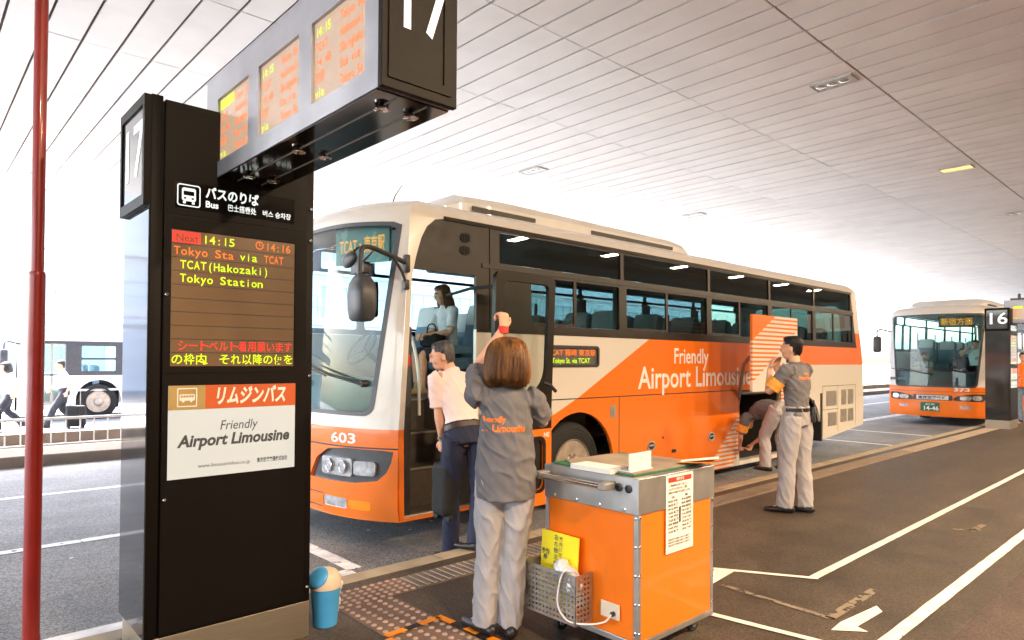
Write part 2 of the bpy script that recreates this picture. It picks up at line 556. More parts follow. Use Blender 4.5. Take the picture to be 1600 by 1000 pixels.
m = MATS["orange_panel"]; n_, l_ = m.node_tree.nodes, m.node_tree.links      # scuffs and rubbed patches on the orange panels
b_ = n_["Principled BSDF"]; src = b_.inputs["Base Color"].links[0].from_socket
tc = [q for q in n_ if q.type == 'TEX_COORD'][0]
mp = n_.new("ShaderNodeMapping"); mp.inputs[2].default_value = (.3, .5, .4); mp.inputs[3].default_value = (40, 40, 3); l_.new(tc.outputs["Object"], mp.inputs[0])
nz = n_.new("ShaderNodeTexNoise"); nz.inputs["Scale"].default_value = 1.0; nz.inputs["Detail"].default_value = 6; l_.new(mp.outputs[0], nz.inputs[0])
rp = n_.new("ShaderNodeValToRGB"); rp.color_ramp.elements[0].position = .66; rp.color_ramp.elements[1].position = .74; l_.new(nz.outputs[0], rp.inputs[0])
mx = n_.new("ShaderNodeMix"); mx.data_type = 'RGBA'; mxf = n_.new("ShaderNodeMath"); mxf.operation = 'MULTIPLY'; mxf.inputs[1].default_value = .35
l_.new(rp.outputs[0], mxf.inputs[0]); l_.new(mxf.outputs[0], mx.inputs[0]); l_.new(src, mx.inputs[6]); mx.inputs[7].default_value = (.36, .20, .10, 1); l_.new(mx.outputs[2], b_.inputs["Base Color"])
bm = nb()
P = 0.3495
x0 = 6.314 - 60 * P
seams = [-8.1 + 1.862 * k for k in range(0, 14)]
x = x0
while x < 95:
    for a, b in zip(seams, seams[1:]):
        ga, gb = (0.011 if abs(q - 3.07) < .1 else 0.006 for q in (a, b))
        dz = RZ.uniform(-.0025, .0025); box(bm, x + 0.013, x + P - 0.013, a + ga, b - gb, HC + dz, HC + 0.02)
    x += P
struct("ceiling", bm, M_["ceiling_slat"])
bm = nb(); box(bm, x0, 95, -9.5, 16.1, HC + 0.035, HC + 0.6)
struct("canopy_roof", bm, M_["dark_void"])

# ------------------------------------------------------------------ ground markings (4 mm sheets)
def flat(name, polys, m, z, kind="structure"):
    bm = nb()
    for p in polys:
        plate(bm, [(a, b) for a, b in p], t=0.0, fn=lambda u, v, w: V((u, v, z)))
    return struct(name, bm, m, kind=kind)

def seg(a, b, w):
    a, b = V((a[0], a[1])), V((b[0], b[1]))
    d = (b - a).normalized(); n = V((-d.y, d.x)) * w / 2
    out = []
    k = max(2, int((b - a).length / 0.12))
    rng = random.Random(int(a.x * 1000 + b.y * 77))
    for i in range(k + 1):
        p = a.lerp(b, i / k); out.append(p + n * (1 + rng.uniform(-.06, .06)))
    for i in range(k, -1, -1):
        p = a.lerp(b, i / k); out.append(p - n * (1 + rng.uniform(-.06, .06)))
    return [(p.x, p.y) for p in out]

def worn(name, col, dens, scale):
    """Old paint: the same sheet with gaps worn through to the asphalt."""
    m = mat(name, col, 0.8, var=0.2, scale=9)
    n, l = m.node_tree.nodes, m.node_tree.links
    nz = n.new("ShaderNodeTexNoise"); nz.inputs["Scale"].default_value = scale; nz.inputs["Detail"].default_value = 8
    tc = [q for q in n if q.type == 'TEX_COORD'][0]
    l.new(tc.outputs["Object"], nz.inputs[0])
    rp = n.new("ShaderNodeValToRGB"); rp.color_ramp.elements[0].position = dens; rp.color_ramp.elements[1].position = dens + 0.05
    l.new(nz.outputs[0], rp.inputs[0]); l.new(rp.outputs[0], n["Principled BSDF"].inputs["Alpha"])
    return m

wp = worn("worn_paint", (0.74, 0.70, 0.64), 0.29, 16)
wf = worn("faint_paint", (0.22, 0.175, 0.125), 0.42, 18)
wr = worn("road_worn_paint", (0.74, 0.74, 0.74), 0.33, 12)
flat("pavement_line", [seg((4.66, 1.985), (40, 1.995), 0.062)], wp, 0.004)
flat("pavement_corner_line", [seg((4.665, 1.955), (4.13, 2.86), 0.045)], wp, 0.005)
flat("pavement_corner_bar", [seg((4.02, 2.44), (4.36, 2.475), 0.12)], M_["road_paint"], 0.004)
flat("pavement_front_line", [seg((2.2, 1.28), (40, 1.155), 0.075)], wp, 0.004)
flat("pavement_cross_line", [seg((3.50, 2.32), (3.66, 1.30), 0.05)], M_["road_paint"], 0.006)
flat("pavement_faint_line", [seg((4.05, 2.33), (4.0, 1.585), 0.045), seg((4.0, 1.61), (4.72, 1.612), 0.06)], wf, 0.004)
flat("pavement_arrow", [[(4.42, 1.50), (4.34, 1.44), (3.99, 1.455), (3.96, 1.385), (3.83, 1.535), (3.985, 1.545)]], M_["road_paint"], 0.004)
flat("pavement_faint_mark", [seg((7.0, 1.60), (7.35, 1.58), 0.05), seg((7.1, 1.55), (6.95, 1.72), 0.05)], wf, 0.004)
bm = nb(); box(bm, -14, 90, -9.5, 1.05, 0.0, 0.003)
struct("pavement_red_strip", bm, M_["pavement_red"])
# road lines
flat("road_bay_line", [seg((-10, 4.68), (2.62, 4.68), 0.13), seg((2.66, 4.72), (2.66, 7.1), 0.13)], wr, GZ + 0.004)
flat("road_edge_line", [seg((14.4, 4.36), (60, 4.36), 0.10), seg((14.5, 4.36), (14.5, 7.5), 0.12), seg((17.0, 4.36), (17.0, 7.5), 0.12), seg((14.5, 7.2), (60, 7.2), 0.12)], wr, GZ + 0.004)
flat("road_lane_line", [seg((-12, 7.05), (2.6, 7.05), 0.12), seg((2.6, 7.05), (60, 7.055), 0.12), seg((-12, 9.68), (60, 9.68), 0.12)], wr, GZ + 0.005)
sp = []
rg = random.Random(3)
for k in range(34):
    a, b = rg.uniform(-1.0, 4.2), rg.uniform(4.5, 7.0)
    q = rg.uniform(0.012, 0.035); th = rg.uniform(0, pi)
    sp.append([(a + q * cos(th + t) * (1 if i % 2 else 0.7), b + q * sin(th + t) * 0.6) for i, t in enumerate((0, 1.2, 2.3, 3.3, 4.4, 5.4))])
flat("road_paint_flecks", sp, M_["road_paint_white"], GZ + 0.004)

# tactile paving: raised studs (warning) and bars (guide) on pale tiles
def tiles(name, x0, x1, y0, y1, kind, m, z=0.004, step=0.3):
    bm = nb()
    nx = max(1, round((x1 - x0) / step)); ny = max(1, round((y1 - y0) / step))
    dx, dy = (x1 - x0) / nx, (y1 - y0) / ny
    for i in range(nx):
        for j in range(ny):
            a, b = x0 + i * dx, y0 + j * dy
            box(bm, a + 0.003, a + dx - 0.003, b + 0.003, b + dy - 0.003, -0.01, z)
            if kind == 'dots':
                for p in range(5):
                    for q in range(5):
                        c = (a + dx * (p + .5) / 5, b + dy * (q + .5) / 5)
                        lathe(bm, [(0.017, 0), (0.0155, 0.004), (0.011, 0.007)], (c[0], c[1], z - 0.0005), seg=8, mi=1)
            else:
                for q in range(5):
                    t = (q + .5) / 5
                    box(bm, a + dx * t - 0.013, a + dx * t + 0.013, b + 0.02, b + dy - 0.02, z - 0.001, z + 0.007, 1, bev=0.003)
    return struct(name, bm, m, smooth=False)

tiles("tactile_guide_strip", 2.50, 12.4, 3.60, 3.87, 'bars', [M_["tactile_tile"], M_["tactile_bar"]])
tiles("tactile_guide_strip", 12.4, 30, 3.60, 3.87, 'dots', [M_["tactile_tile"], M_["tactile_bar"]])
tiles("tactile_warning_block", 1.93, 2.50, 3.60, 3.88, 'dots', [M_["tactile_dots"], M_["tactile_stud"]])
tiles("tactile_warning_block", 1.93, 2.30, 2.40, 3.60, 'dots', [M_["tactile_dots"], M_["tactile_stud"]])
# old tape round the end of the warning block, orange with black patches
rg = random.Random(5)
tp = []; tk = []
def tape(a, b, w=0.05):
    a, b = V(a), V(b); L = (b - a).length; d = (b - a) / L; n = V((-d.y, d.x)) * w / 2
    t = 0; k = 0
    while t < L:
        q = min(L, t + rg.uniform(0.08, 0.13))
        p0, p1 = a + d * t, a + d * q
        (tp if k % 2 == 0 else tk).append([tuple(p0 - n), tuple(p1 - n + d * .02), tuple(p1 + n + d * .02), tuple(p0 + n)])
        t = q; k += 1
tape((1.93, 3.09), (2.30, 3.11)); tape((2.30, 3.13), (2.34, 2.55)); tape((1.92, 3.05), (1.90, 2.5))
flat("hazard_tape_orange", tp, M_["orange_tape"], 0.0125)
flat("hazard_tape_black", tk, M_["black_tape"], 0.0115)

# ------------------------------------------------------------------ ceiling lights
def ceiling_light(x, y, lit, label):
    t = thing("ceiling_light", label, "ceiling light", (x, y, HC), 0, "lights let into the slatted ceiling")
    bm = nb()
    for a, b, c, d in ((-.14, .14, -.25, -.235), (-.14, .14, .235, .25), (-.14, -.125, -.235, .235), (.125, .14, -.235, .235)):
        box(bm, a, b, c, d, -0.022, 0.0)
    obj("frame", bm, M_["fixture_grey"], t, False)
    bm = nb(); box(bm, -.1245, .1245, -.2345, .2345, -0.014, -0.006)
    obj("diffuser", bm, M_["lamp_warm"] if lit else M_["fixture_grey"], t, False)
    if not lit:
        for k in (-.12, .02, .16):
            bm = nb(); lathe(bm, [(0.06, -.014), (0.05, -.022), (0.03, -.026)], (0, k, 0), seg=16)
            obj("bulb_cover", bm, M_["clear_lens"], t)
    return t

ceiling_light(8.58, 3.40, False, "unlit ceiling light with three round covers, nearest of those over the kerb")
ceiling_light(14.0, 3.40, True, "glowing warm ceiling light, the only one lit above the kerb")
ceiling_light(19.2, 3.40, False, "unlit ceiling light above the sign marked 16")
ceiling_light(8.58, 8.80, False, "unlit ceiling light just above the front roof of the near coach")
ceiling_light(14.0, 8.80, False, "pale ceiling light above the roof cooler's rear end on the near coach")
ceiling_light(24.4, 3.40, False, "small unlit ceiling light far off above the second coach's roof")
LX = [0.9, 4.5, 8.2, 11.95, 15.8, 19.5, 23.3, 27.0, 30.2]
for i, x in enumerate(LX):
    t = ceiling_light(x, -2.75, True, "glowing warm lamp over the walkway, mirrored as a bright dash in the coach's upper windows")
    ld = bpy.data.lights.new("lamp_light", 'AREA')
    ld.shape = 'RECTANGLE'; ld.size = 0.3; ld.size_y = 0.58
    ld.energy = 40; ld.color = (1.0, 0.73, 0.46)
    lo = bpy.data.objects.new("lamp_light", ld)
    lo.location = (0, 0, -0.03); lo.parent = t
    COL.objects.link(lo)

# ------------------------------------------------------------------ buildings round the road
def building(name, label, x0, x1, y0, z0, z1, cols, rows, wallm, winm, depth=8, front=-1, wh=0.55, ww=0.7):
    t = thing(name, label, "building", ((x0 + x1) / 2, y0, 0))
    bm = nb()
    hs = []
    dx = (x1 - x0) / cols; dz = (z1 - z0) / rows
    for i in range(cols):
        for j in range(rows):
            hs.append(rrect(x0 + dx * (i + .5 - ww / 2), z0 + dz * (j + .5 - wh / 2), x0 + dx * (i + .5 + ww / 2), z0 + dz * (j + .5 + wh / 2), 0))
    ox, oy = (x0 + x1) / 2, y0
    plate(bm, [(x0, z0), (x1, z0), (x1, z1), (x0, z1)], hs, 0.25, fn=lambda u, v, w: V((u - ox, front * w, v)))
    box(bm, x0 - ox, x1 - ox, -front * 0.9, -front * depth, z0, z1)
    for j in range(rows + 1):
        box(bm, x0 - ox, x1 - ox, front * 0.003, front * 0.22, z0 + dz * j - 0.1, z0 + dz * j + 0.06)
    obj("wall", bm, wallm, t, False)
    k = 0
    for h in hs[:100]:
        us = [p[0] for p in h]; vs = [p[1] for p in h]
        bm = nb(); box(bm, min(us) - ox + .003, max(us) - ox - .003, -front * 0.12, -front * 0.14, min(vs) + .003, max(vs) - .003)
        for q in range(1, 4):
            u = min(us) + (max(us) - min(us)) * q / 4 - ox
            box(bm, u - .03, u + .03, -front * 0.05, -front * 0.11, min(vs) + .003, max(vs) - .003)
        obj("window", bm, winm, t, False)
    return t

building("office_building", "pale glare-washed building with rows of windows across the road behind the railing", -16, 60, 36, -0.2, 13, 16, 4, M_["wall_pale"], M_["fixture_grey"])
building("terminal_building", "dark glazed terminal front behind the walkway, seen only as a reflection in the coach windows", -14, 60, -9.5, 0.0, 4.99, 16, 1, M_["terminal_wall"], M_["terminal_dark"], front=1, wh=0.84, ww=0.94)

# elevated walkway line between the road and the far building
t = thing("footbridge", "pale elevated walkway with a thin handrail running behind the far white bus", "footbridge", (8, 29, 0))
bm = nb(); box(bm, -24, 44, -0.6, 0.6, 3.0, 3.35); obj("deck", bm, M_["wall_pale"], t, False)
bm = nb()
for x in range(-24, 45, 2): box(bm, x - .03, x + .03, -.56, -.5, 3.353, 4.27)
box(bm, -24, 44, -.57, -.49, 4.273, 4.36); box(bm, -24, 44, -.56, -.5, 3.75, 3.80)
obj("railing", bm, M_["aluminium"], t, False)
bm = nb()
for x in (-20, -8, 4, 16, 28, 40): cyl(bm, (x, 0, -0.17), (x, 0, 2.998), 0.22, seg=16)
obj("column", bm, M_["wall_pale"], t)
# ------------------------------------------------------------------ bus stop signs
def bus_pictogram(bm, fn, mi=0):
    plate(bm, rrect(-.5, -.5, .5, .5, .12), [rrect(-.45, -.45, .45, .45, .09)], 0.0, fn, mi=mi)
    plate(bm, rrect(-.3, -.26, .3, .34, .10), [rrect(-.23, .0, .23, .2, .03), rrect(-.22, -.17, -.11, -.09, .02), rrect(.11, -.17, .22, -.09, .02)], 0.0, fn, mi=mi)
    plate(bm, rrect(-.25, -.38, -.13, -.27, .02), (), 0.0, fn, mi=mi)
    plate(bm, rrect(.13, -.38, .25, -.27, .02), (), 0.0, fn, mi=mi)

def stop_sign(num, label, loc, detail=True):
    t = thing("bus_stop_sign", label, "bus stop sign", loc)
    W, D, H = 0.815, 0.463, 2.72
    bm = nb()
    box(bm, 0.058, W - 0.012, 0.0, D, 0.19, H - 0.012, bev=0.004)                 # main case
    box(bm, 0.0, 0.050, 0.002, D - 0.004, 0.19, H, bev=0.003)                     # left edge strip
    box(bm, 0.046, 0.066, 0.02, D - 0.02, 0.19, H - 0.02)
    obj("pillar", bm, M_["black_panel"], t, True)
    bm = nb(); box(bm, -0.006, -0.001, 0.004, D - 0.006, 0.2, 2.205)
    obj("side_glass", bm, M_["side_glass"], t, False)
    bm = nb(); box(bm, 0.012, W - 0.012, 0.004, D - 0.004, 0.0, 0.19, bev=0.002)
    obj("base", bm, M_["steel_brushed"], t, False)
    # seams and door panels on the front
    bm = nb()
    plate(bm, rrect(0.062, 0.205, W - 0.05, 1.415, 0.004), [], 0.006, lambda u, v, w: V((u, -0.003 - w, v)))
    plate(bm, rrect(0.062, 1.423, W - 0.05, 2.165, 0.004), [rrect(0.088, 1.45, 0.699, 2.105, 0.003)], 0.006, lambda u, v, w: V((u, -0.003 - w, v)))
    plate(bm, rrect(0.062, 2.172, W - 0.05, 2.70, 0.004), [rrect(0.10, 2.205, 0.69, 2.335, 0.003)], 0.006, lambda u, v, w: V((u, -0.003 - w, v)))
    obj("door_panel", bm, M_["black_panel"], t, False)
    bm = nb()
    for u, v in ((0.072, 1.79), (0.075, 0.83), (W - 0.03, 1.40), (W - 0.03, 2.13), (W - 0.03, 0.27), (W - 0.03, 2.30)):
        lathe(bm, [(0.008, 0.0), (0.008, -0.006), (0.005, -0.009)], (u, -0.003, v), 'Y', seg=12)
    obj("lock", bm, M_["chrome"], t)
    # number panel on the end facing approaching people
    bm = nb()
    plate(bm, rrect(0.004, 2.20, D - 0.004, H - 0.004, 0.004), [rrect(0.035, 2.25, D - 0.035, H - 0.05, 0.004)], 0.03, lambda u, v, w: V((-0.03 - w, u, v)))
    pn = obj("number_panel", bm, M_["black_panel"], t, False)
    bm = nb(); box(bm, -0.022, -0.016, 0.03, D - 0.03, 2.24, H - 0.04)
    obj("panel_glass", bm, M_["side_glass"], pn, False)
    bm = nb(); text(bm, num, 0.36, NXZ(D / 2, 2.36, -0.0245), bold=0.004, width=0.33)
    obj("number", bm, M_["sign_white"], pn, False)
    # header strip
    bm = nb(); box(bm, 0.103, 0.687, -0.0022, -0.0005, 2.208, 2.332)
    bmf = obj("header_panel", bm, M_["black_gloss"], t, False)
    bm = nb()
    bus_pictogram(bm, lambda u, v, w: V((0.165 + u * 0.105, -0.0034, 2.270 + v * 0.105)))
    text(bm, "バスのりば", 0.062, PXZ(0.24, 2.276, -0.0034), 'LEFT', 0.002, width=0.26)
    text(bm, "Bus", 0.043, PXZ(0.24, 2.228, -0.0034), 'LEFT', 0.0012)
    text(bm, "巴士搭乘处", 0.036, PXZ(0.345, 2.228, -0.0034), 'LEFT', 0.0006, width=0.14)
    text(bm, "버스 승차장", 0.034, PXZ(0.52, 2.228, -0.0034), 'LEFT', 0.0006, width=0.15)
    obj("lettering", bm, M_["sign_white"], bmf, False)
    # LED board
    X0, X1, Z0, Z1 = 0.092, 0.695, 1.454, 2.101
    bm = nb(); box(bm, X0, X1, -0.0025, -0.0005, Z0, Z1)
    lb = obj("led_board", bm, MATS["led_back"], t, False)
    bm = nb()
    dz = (Z1 - Z0) / 10
    for k in range(1, 10): box(bm, X0, X1, -0.0036, -0.0026, Z0 + dz * k - 0.0016, Z0 + dz * k + 0.0016)
    obj("row_divider", bm, M_["black_plastic"], lb, False)
    yy = -0.0045
    rows = [Z1 - dz * (k + 1) + dz * 0.20 for k in range(10)]
    h = dz * 0.86
    Y_, O_, R2 = M_["led_yellow"], M_["led_orange"], M_["led_red"]
    def led(m, s, k, x, w, bold=0.0005):
        bm = nb(); mono(bm, s, h, PXZ(X0 + x, rows[k], yy), w / len(s), 0, bold); obj("led_text", bm, m, lb, False)
    bm = nb(); box(bm, X0 + 0.002, X0 + 0.128, yy, yy + 0.001, rows[0] - dz * .12, rows[0] + dz * .72); obj("led_block", bm, R2, lb, False)
    led(Y_, "14:15", 0, 0.137, 0.155)
    led(O_, "14:16", 0, 0.445, 0.135)
    bm = nb()
    plate(bm, [(0.415 + X0 + .021 * cos(a * pi / 10), rows[0] + .022 + .021 * sin(a * pi / 10)) for a in range(20)], [[(0.415 + X0 + .016 * cos(a * pi / 10), rows[0] + .022 + .016 * sin(a * pi / 10)) for a in range(20)]], 0, lambda u, v, w: V((u, yy, v)))
    box(bm, X0 + .413, X0 + .416, yy, yy + .001, rows[0] + .020, rows[0] + .036); box(bm, X0 + .416, X0 + .427, yy, yy + .001, rows[0] + .020, rows[0] + .023)
    obj("led_clock", bm, O_, lb, False)
    led(O_, "Tokyo Sta", 1, 0.008, 0.28); led(Y_, "via", 1, 0.315, 0.09); led(O_, "TCAT", 1, 0.438, 0.105)
    led(Y_, "TCAT(Hakozaki)", 2, 0.036, 0.43); led(Y_, "Tokyo Station", 3, 0.036, 0.40)
    led(R2, "シートベルト着用願います", 8, 0.03, 0.565); led(Y_, "の枠内、それ以降の便を", 9, 0.002, 0.60, 0.0004)
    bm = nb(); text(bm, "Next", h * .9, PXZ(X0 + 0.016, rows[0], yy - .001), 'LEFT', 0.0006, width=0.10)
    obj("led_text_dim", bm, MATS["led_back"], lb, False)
    # lit poster
    X0, X1, Z0, Z1 = 0.086, 0.706, 0.920, 1.362
    bm = nb(); box(bm, X0, X1, -0.006, -0.002, Z0, Z1)
    ps = obj("poster", bm, M_["poster_lit"], t, False)
    bm = nb(); box(bm, X0 + .165, X1, -0.0085, -0.0062, Z1 - .115, Z1); obj("poster_band", bm, M_["poster_orange"], ps, False)
    bm = nb(); box(bm, X0, X0 + .164, -0.0085, -0.0062, Z1 - .115, Z1); obj("poster_badge", bm, M_["poster_beige"], ps, False)
    bm = nb()
    fb = lambda u, v, w: V((X0 + .082 + u * .09, -0.0095, Z1 - .057 + v * .09))
    plate(bm, rrect(-.5, -.5, .5, .5, .05), [rrect(-.44, -.44, .44, .44, .03)], 0, fb)
    plate(bm, rrect(-.38, -.17, .38, .17, .05), [rrect(-.33 + .135 * i, .0, -.22 + .135 * i, .11, .01) for i in range(5)], 0, fb)
    for q in (-.2, .2): plate(bm, [(q + .07 * cos(a * pi / 6), -.19 + .07 * sin(a * pi / 6)) for a in range(12)], (), 0, lambda u, v, w: fb(u, v, w) + V((0, -.0004, 0)))
    obj("poster_pictogram", bm, M_["letter_white"], ps, False)
    bm = nb(); text(bm, "リムジンバス", 0.095, PXZ(X0 + .385, Z1 - .088, -0.0095), 'CENTER', 0.0035, 0.22, width=0.35)
    obj("poster_title", bm, M_["letter_white"], ps, False)
    for s_, sz, px_, pz_, bo_, sh_, wd_ in (("Friendly", .066, .325, .222, 0, .2, .185), ("Airport Limousine", .078, .315, .150, .0026, .2, .55), ("東京空港交通株式会社", .026, .50, .045, .0006, 0, .16), ("www.limousinebus.co.jp", .026, .26, .045, 0, 0, .25)):
        bm = nb(); text(bm, s_, sz, PXZ(X0 + px_, Z0 + pz_, -0.0075), 'CENTER', bo_, sh_, width=wd_)
        obj("poster_lettering", bm, M_["letter_grey"], ps, False)
    # overhead cantilever box
    bx0, bx1, by0, by1, bz0, bz1 = 0.294, 0.592, -1.50, 0.16, 2.384, 2.90
    bm = nb()
    scr = [(-0.391, 0.003), (-0.907, -0.507), (-1.417, -1.017)]
    fnx = lambda u, v, w: V((bx0 - w, u, v))
    plate(bm, rrect(by0, bz0, by1, bz1, 0), [rrect(a, bz0 + 0.075, b, bz0 + 0.385, 0.003) for a, b in scr], 0.03, fnx)
    box(bm, bx0 + 0.031, bx1, by0, by1, bz0, bz1, bev=0.003)
    ov = obj("overhead_box", bm, M_["overhead_face"], t, False)
    bm = nb(); box(bm, bx0 + 0.004, bx1 - 0.004, by0 + 0.01, by1 - 0.16 - 0.002, bz0 - 0.006, bz0 - 0.001)
    obj("underside", bm, M_["black_gloss"], ov, False)
    bm = nb()
    for xx in (bx0 + 0.09, bx1 - 0.09): box(bm, xx - .003, xx + .003, by0 + .02, -0.03, bz0 - 0.009, bz0 - 0.0065)
    obj("light_rail", bm, M_["aluminium_matt"], ov, False)
    for q in (-0.18, -0.72, -1.38):
        for xx in (bx0 + 0.09, bx1 - 0.09):
            bm = nb(); lathe(bm, [(0.012, -0.006), (0.014, -0.010), (0.026, -0.012), (0.029, -0.020), (0.022, -0.023), (0.006, -0.019)], (xx, q, bz0), seg=18)
            obj("downlight", bm, M_["chrome"], ov)
    R_ = random.Random(17)
    for si, (a, b) in enumerate(scr):
        zb, zt = bz0 + 0.077, bz0 + 0.383
        bm = nb(); box(bm, bx0 + 0.012, bx0 + 0.02, a + .002, b - .002, zb, zt)
        sc = obj("display", bm, MATS["display_face"], ov, False)
        lines = [("14:15", "Tokyo Sta"), ("TCAT", "Hakozaki"), ("14:40", "Shinjuku"), ("東京駅", "Sta via"), ("via", "Tokyo St")]
        for k, (p, q) in enumerate(lines):
            zz = zt - 0.058 * (k + 1)
            bm = nb(); mono(bm, p, 0.05, NXZ(b - .015, zz, bx0 + .0105), .024, 0, .0008); obj("led_text", bm, M_["led_yellow"] if k in (0, 4) else M_["led_orange"], sc, False)
            bm = nb(); mono(bm, q, 0.05, NXZ(b - .205, zz, bx0 + .0105), .0205, 0, .0008); obj("led_text", bm, M_["led_orange"], sc, False)
        if si == 0:
            bm = nb(); box(bm, bx0 + .0095, bx0 + .010, b - .19, b - .015, zt - .055, zt - .01); obj("led_block", bm, M_["led_yellow"], sc, False)
    bm = nb(); box(bm, bx0 - .004, bx1 + .004, by0 - 0.03, by0 - 0.006, bz0 - 0.004, bz1 + 0.004, bev=0.003)
    plate(bm, rrect(bx0 + .02, bz0 + .03, bx1 - .02, bz1 - .03, .004), [rrect(bx0 + .055, bz0 + .06, bx1 - .055, bz1 - .06, .004)], 0.004, lambda u, v, w: V((u, by0 - 0.035 - w, v)))
    ec = obj("end_cap", bm, M_["black_panel"], ov, False)
    bm = nb(); text(bm, num, 0.33, PXZ((bx0 + bx1) / 2, bz0 + 0.215, by0 - 0.0325), 'CENTER', 0.004, width=0.19)
    obj("number", bm, M_["sign_white"], ec, False)
    bm = nb(); box(bm, bx0 + .1, bx1 - .1, by0 + .3, by1 - .1, bz1 + .002, bz1 + .05); lathe(bm, [(.03, 0), (.03, .09), (.01, .11)], ((bx0 + bx1) / 2, -0.1, bz1 + .05), seg=10)
    obj("top_housing", bm, M_["dark_grey_plastic"], ov, False)
    return t

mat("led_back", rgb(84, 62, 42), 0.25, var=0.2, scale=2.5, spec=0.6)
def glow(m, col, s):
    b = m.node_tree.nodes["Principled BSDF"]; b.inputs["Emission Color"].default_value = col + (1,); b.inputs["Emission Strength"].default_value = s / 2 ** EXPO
glow(MATS["led_back"], rgb(150, 112, 75), .42)  # tan reflection on the board's face, put in as an even glow
mat("display_face", rgb(100, 92, 92), 0.18, var=0.04, scale=3, spec=0.7)
glow(MATS["display_face"], rgb(242, 202, 165), .62)
mat("overhead_face", (0.42, 0.43, 0.47), 0.34, metal=0.6, var=0.12, scale=5, spec=0.6)
stop_sign("17", "tall black bus stop sign with overhead arm marked 17, its lit board showing 14:15", (0.835, 3.387, 0))
stop_sign("16", "black bus stop sign marked 16 standing beside the second coach", (18.2, 3.42, 0))

# ------------------------------------------------------------------ red pole
t = thing("red_pole", "tall thin red metal pole standing at the kerb, thicker below", "pole", (0.525, 4.33, 0))
bm = nb(); cyl(bm, (0, 0, 0), (0, 0, 1.93), 0.040, seg=28); lathe(bm, [(0.040, 1.93), (0.038, 1.945), (0.030, 1.95)], seg=28, cap=False)
obj("sleeve", bm, M_["red_pole_paint"], t)
bm = nb(); cyl(bm, (0, 0, 1.93), (0, 0, HC - .002), 0.0315, seg=28); obj("shaft", bm, M_["red_pole_paint"], t)
bm = nb(); lathe(bm, [(0.085, GZ), (0.085, GZ + .015), (0.05, GZ + .02), (0.042, 0.02)], seg=28); obj("foot", bm, M_["red_pole_paint"], t)

# ------------------------------------------------------------------ railing on the island
t = thing("railing", "low pale metal railing along the far traffic island", "railing", (2, 13.0, 0))
bm = nb(); box(bm, -16, 30, -.025, .025, 0.455, 0.50, bev=.008); obj("top_rail", bm, M_["white_paint"], t, False)
bm = nb(); box(bm, -16, 30, -.02, .02, 0.04, 0.075, bev=.006); obj("bottom_rail", bm, M_["white_paint"], t, False)
bm = nb()
for k in range(0, 230): cyl(bm, (-16 + k * .2, 0, .075), (-16 + k * .2, 0, .456), .011, seg=8)
obj("baluster", bm, M_["white_paint"], t)["kind"] = "stuff"
for k in range(-15, 31, 2):
    bm = nb(); box(bm, k - .09, k - .05, -.03, .03, 0.0, .48, bev=.006); obj("post", bm, M_["white_paint"], t, False)
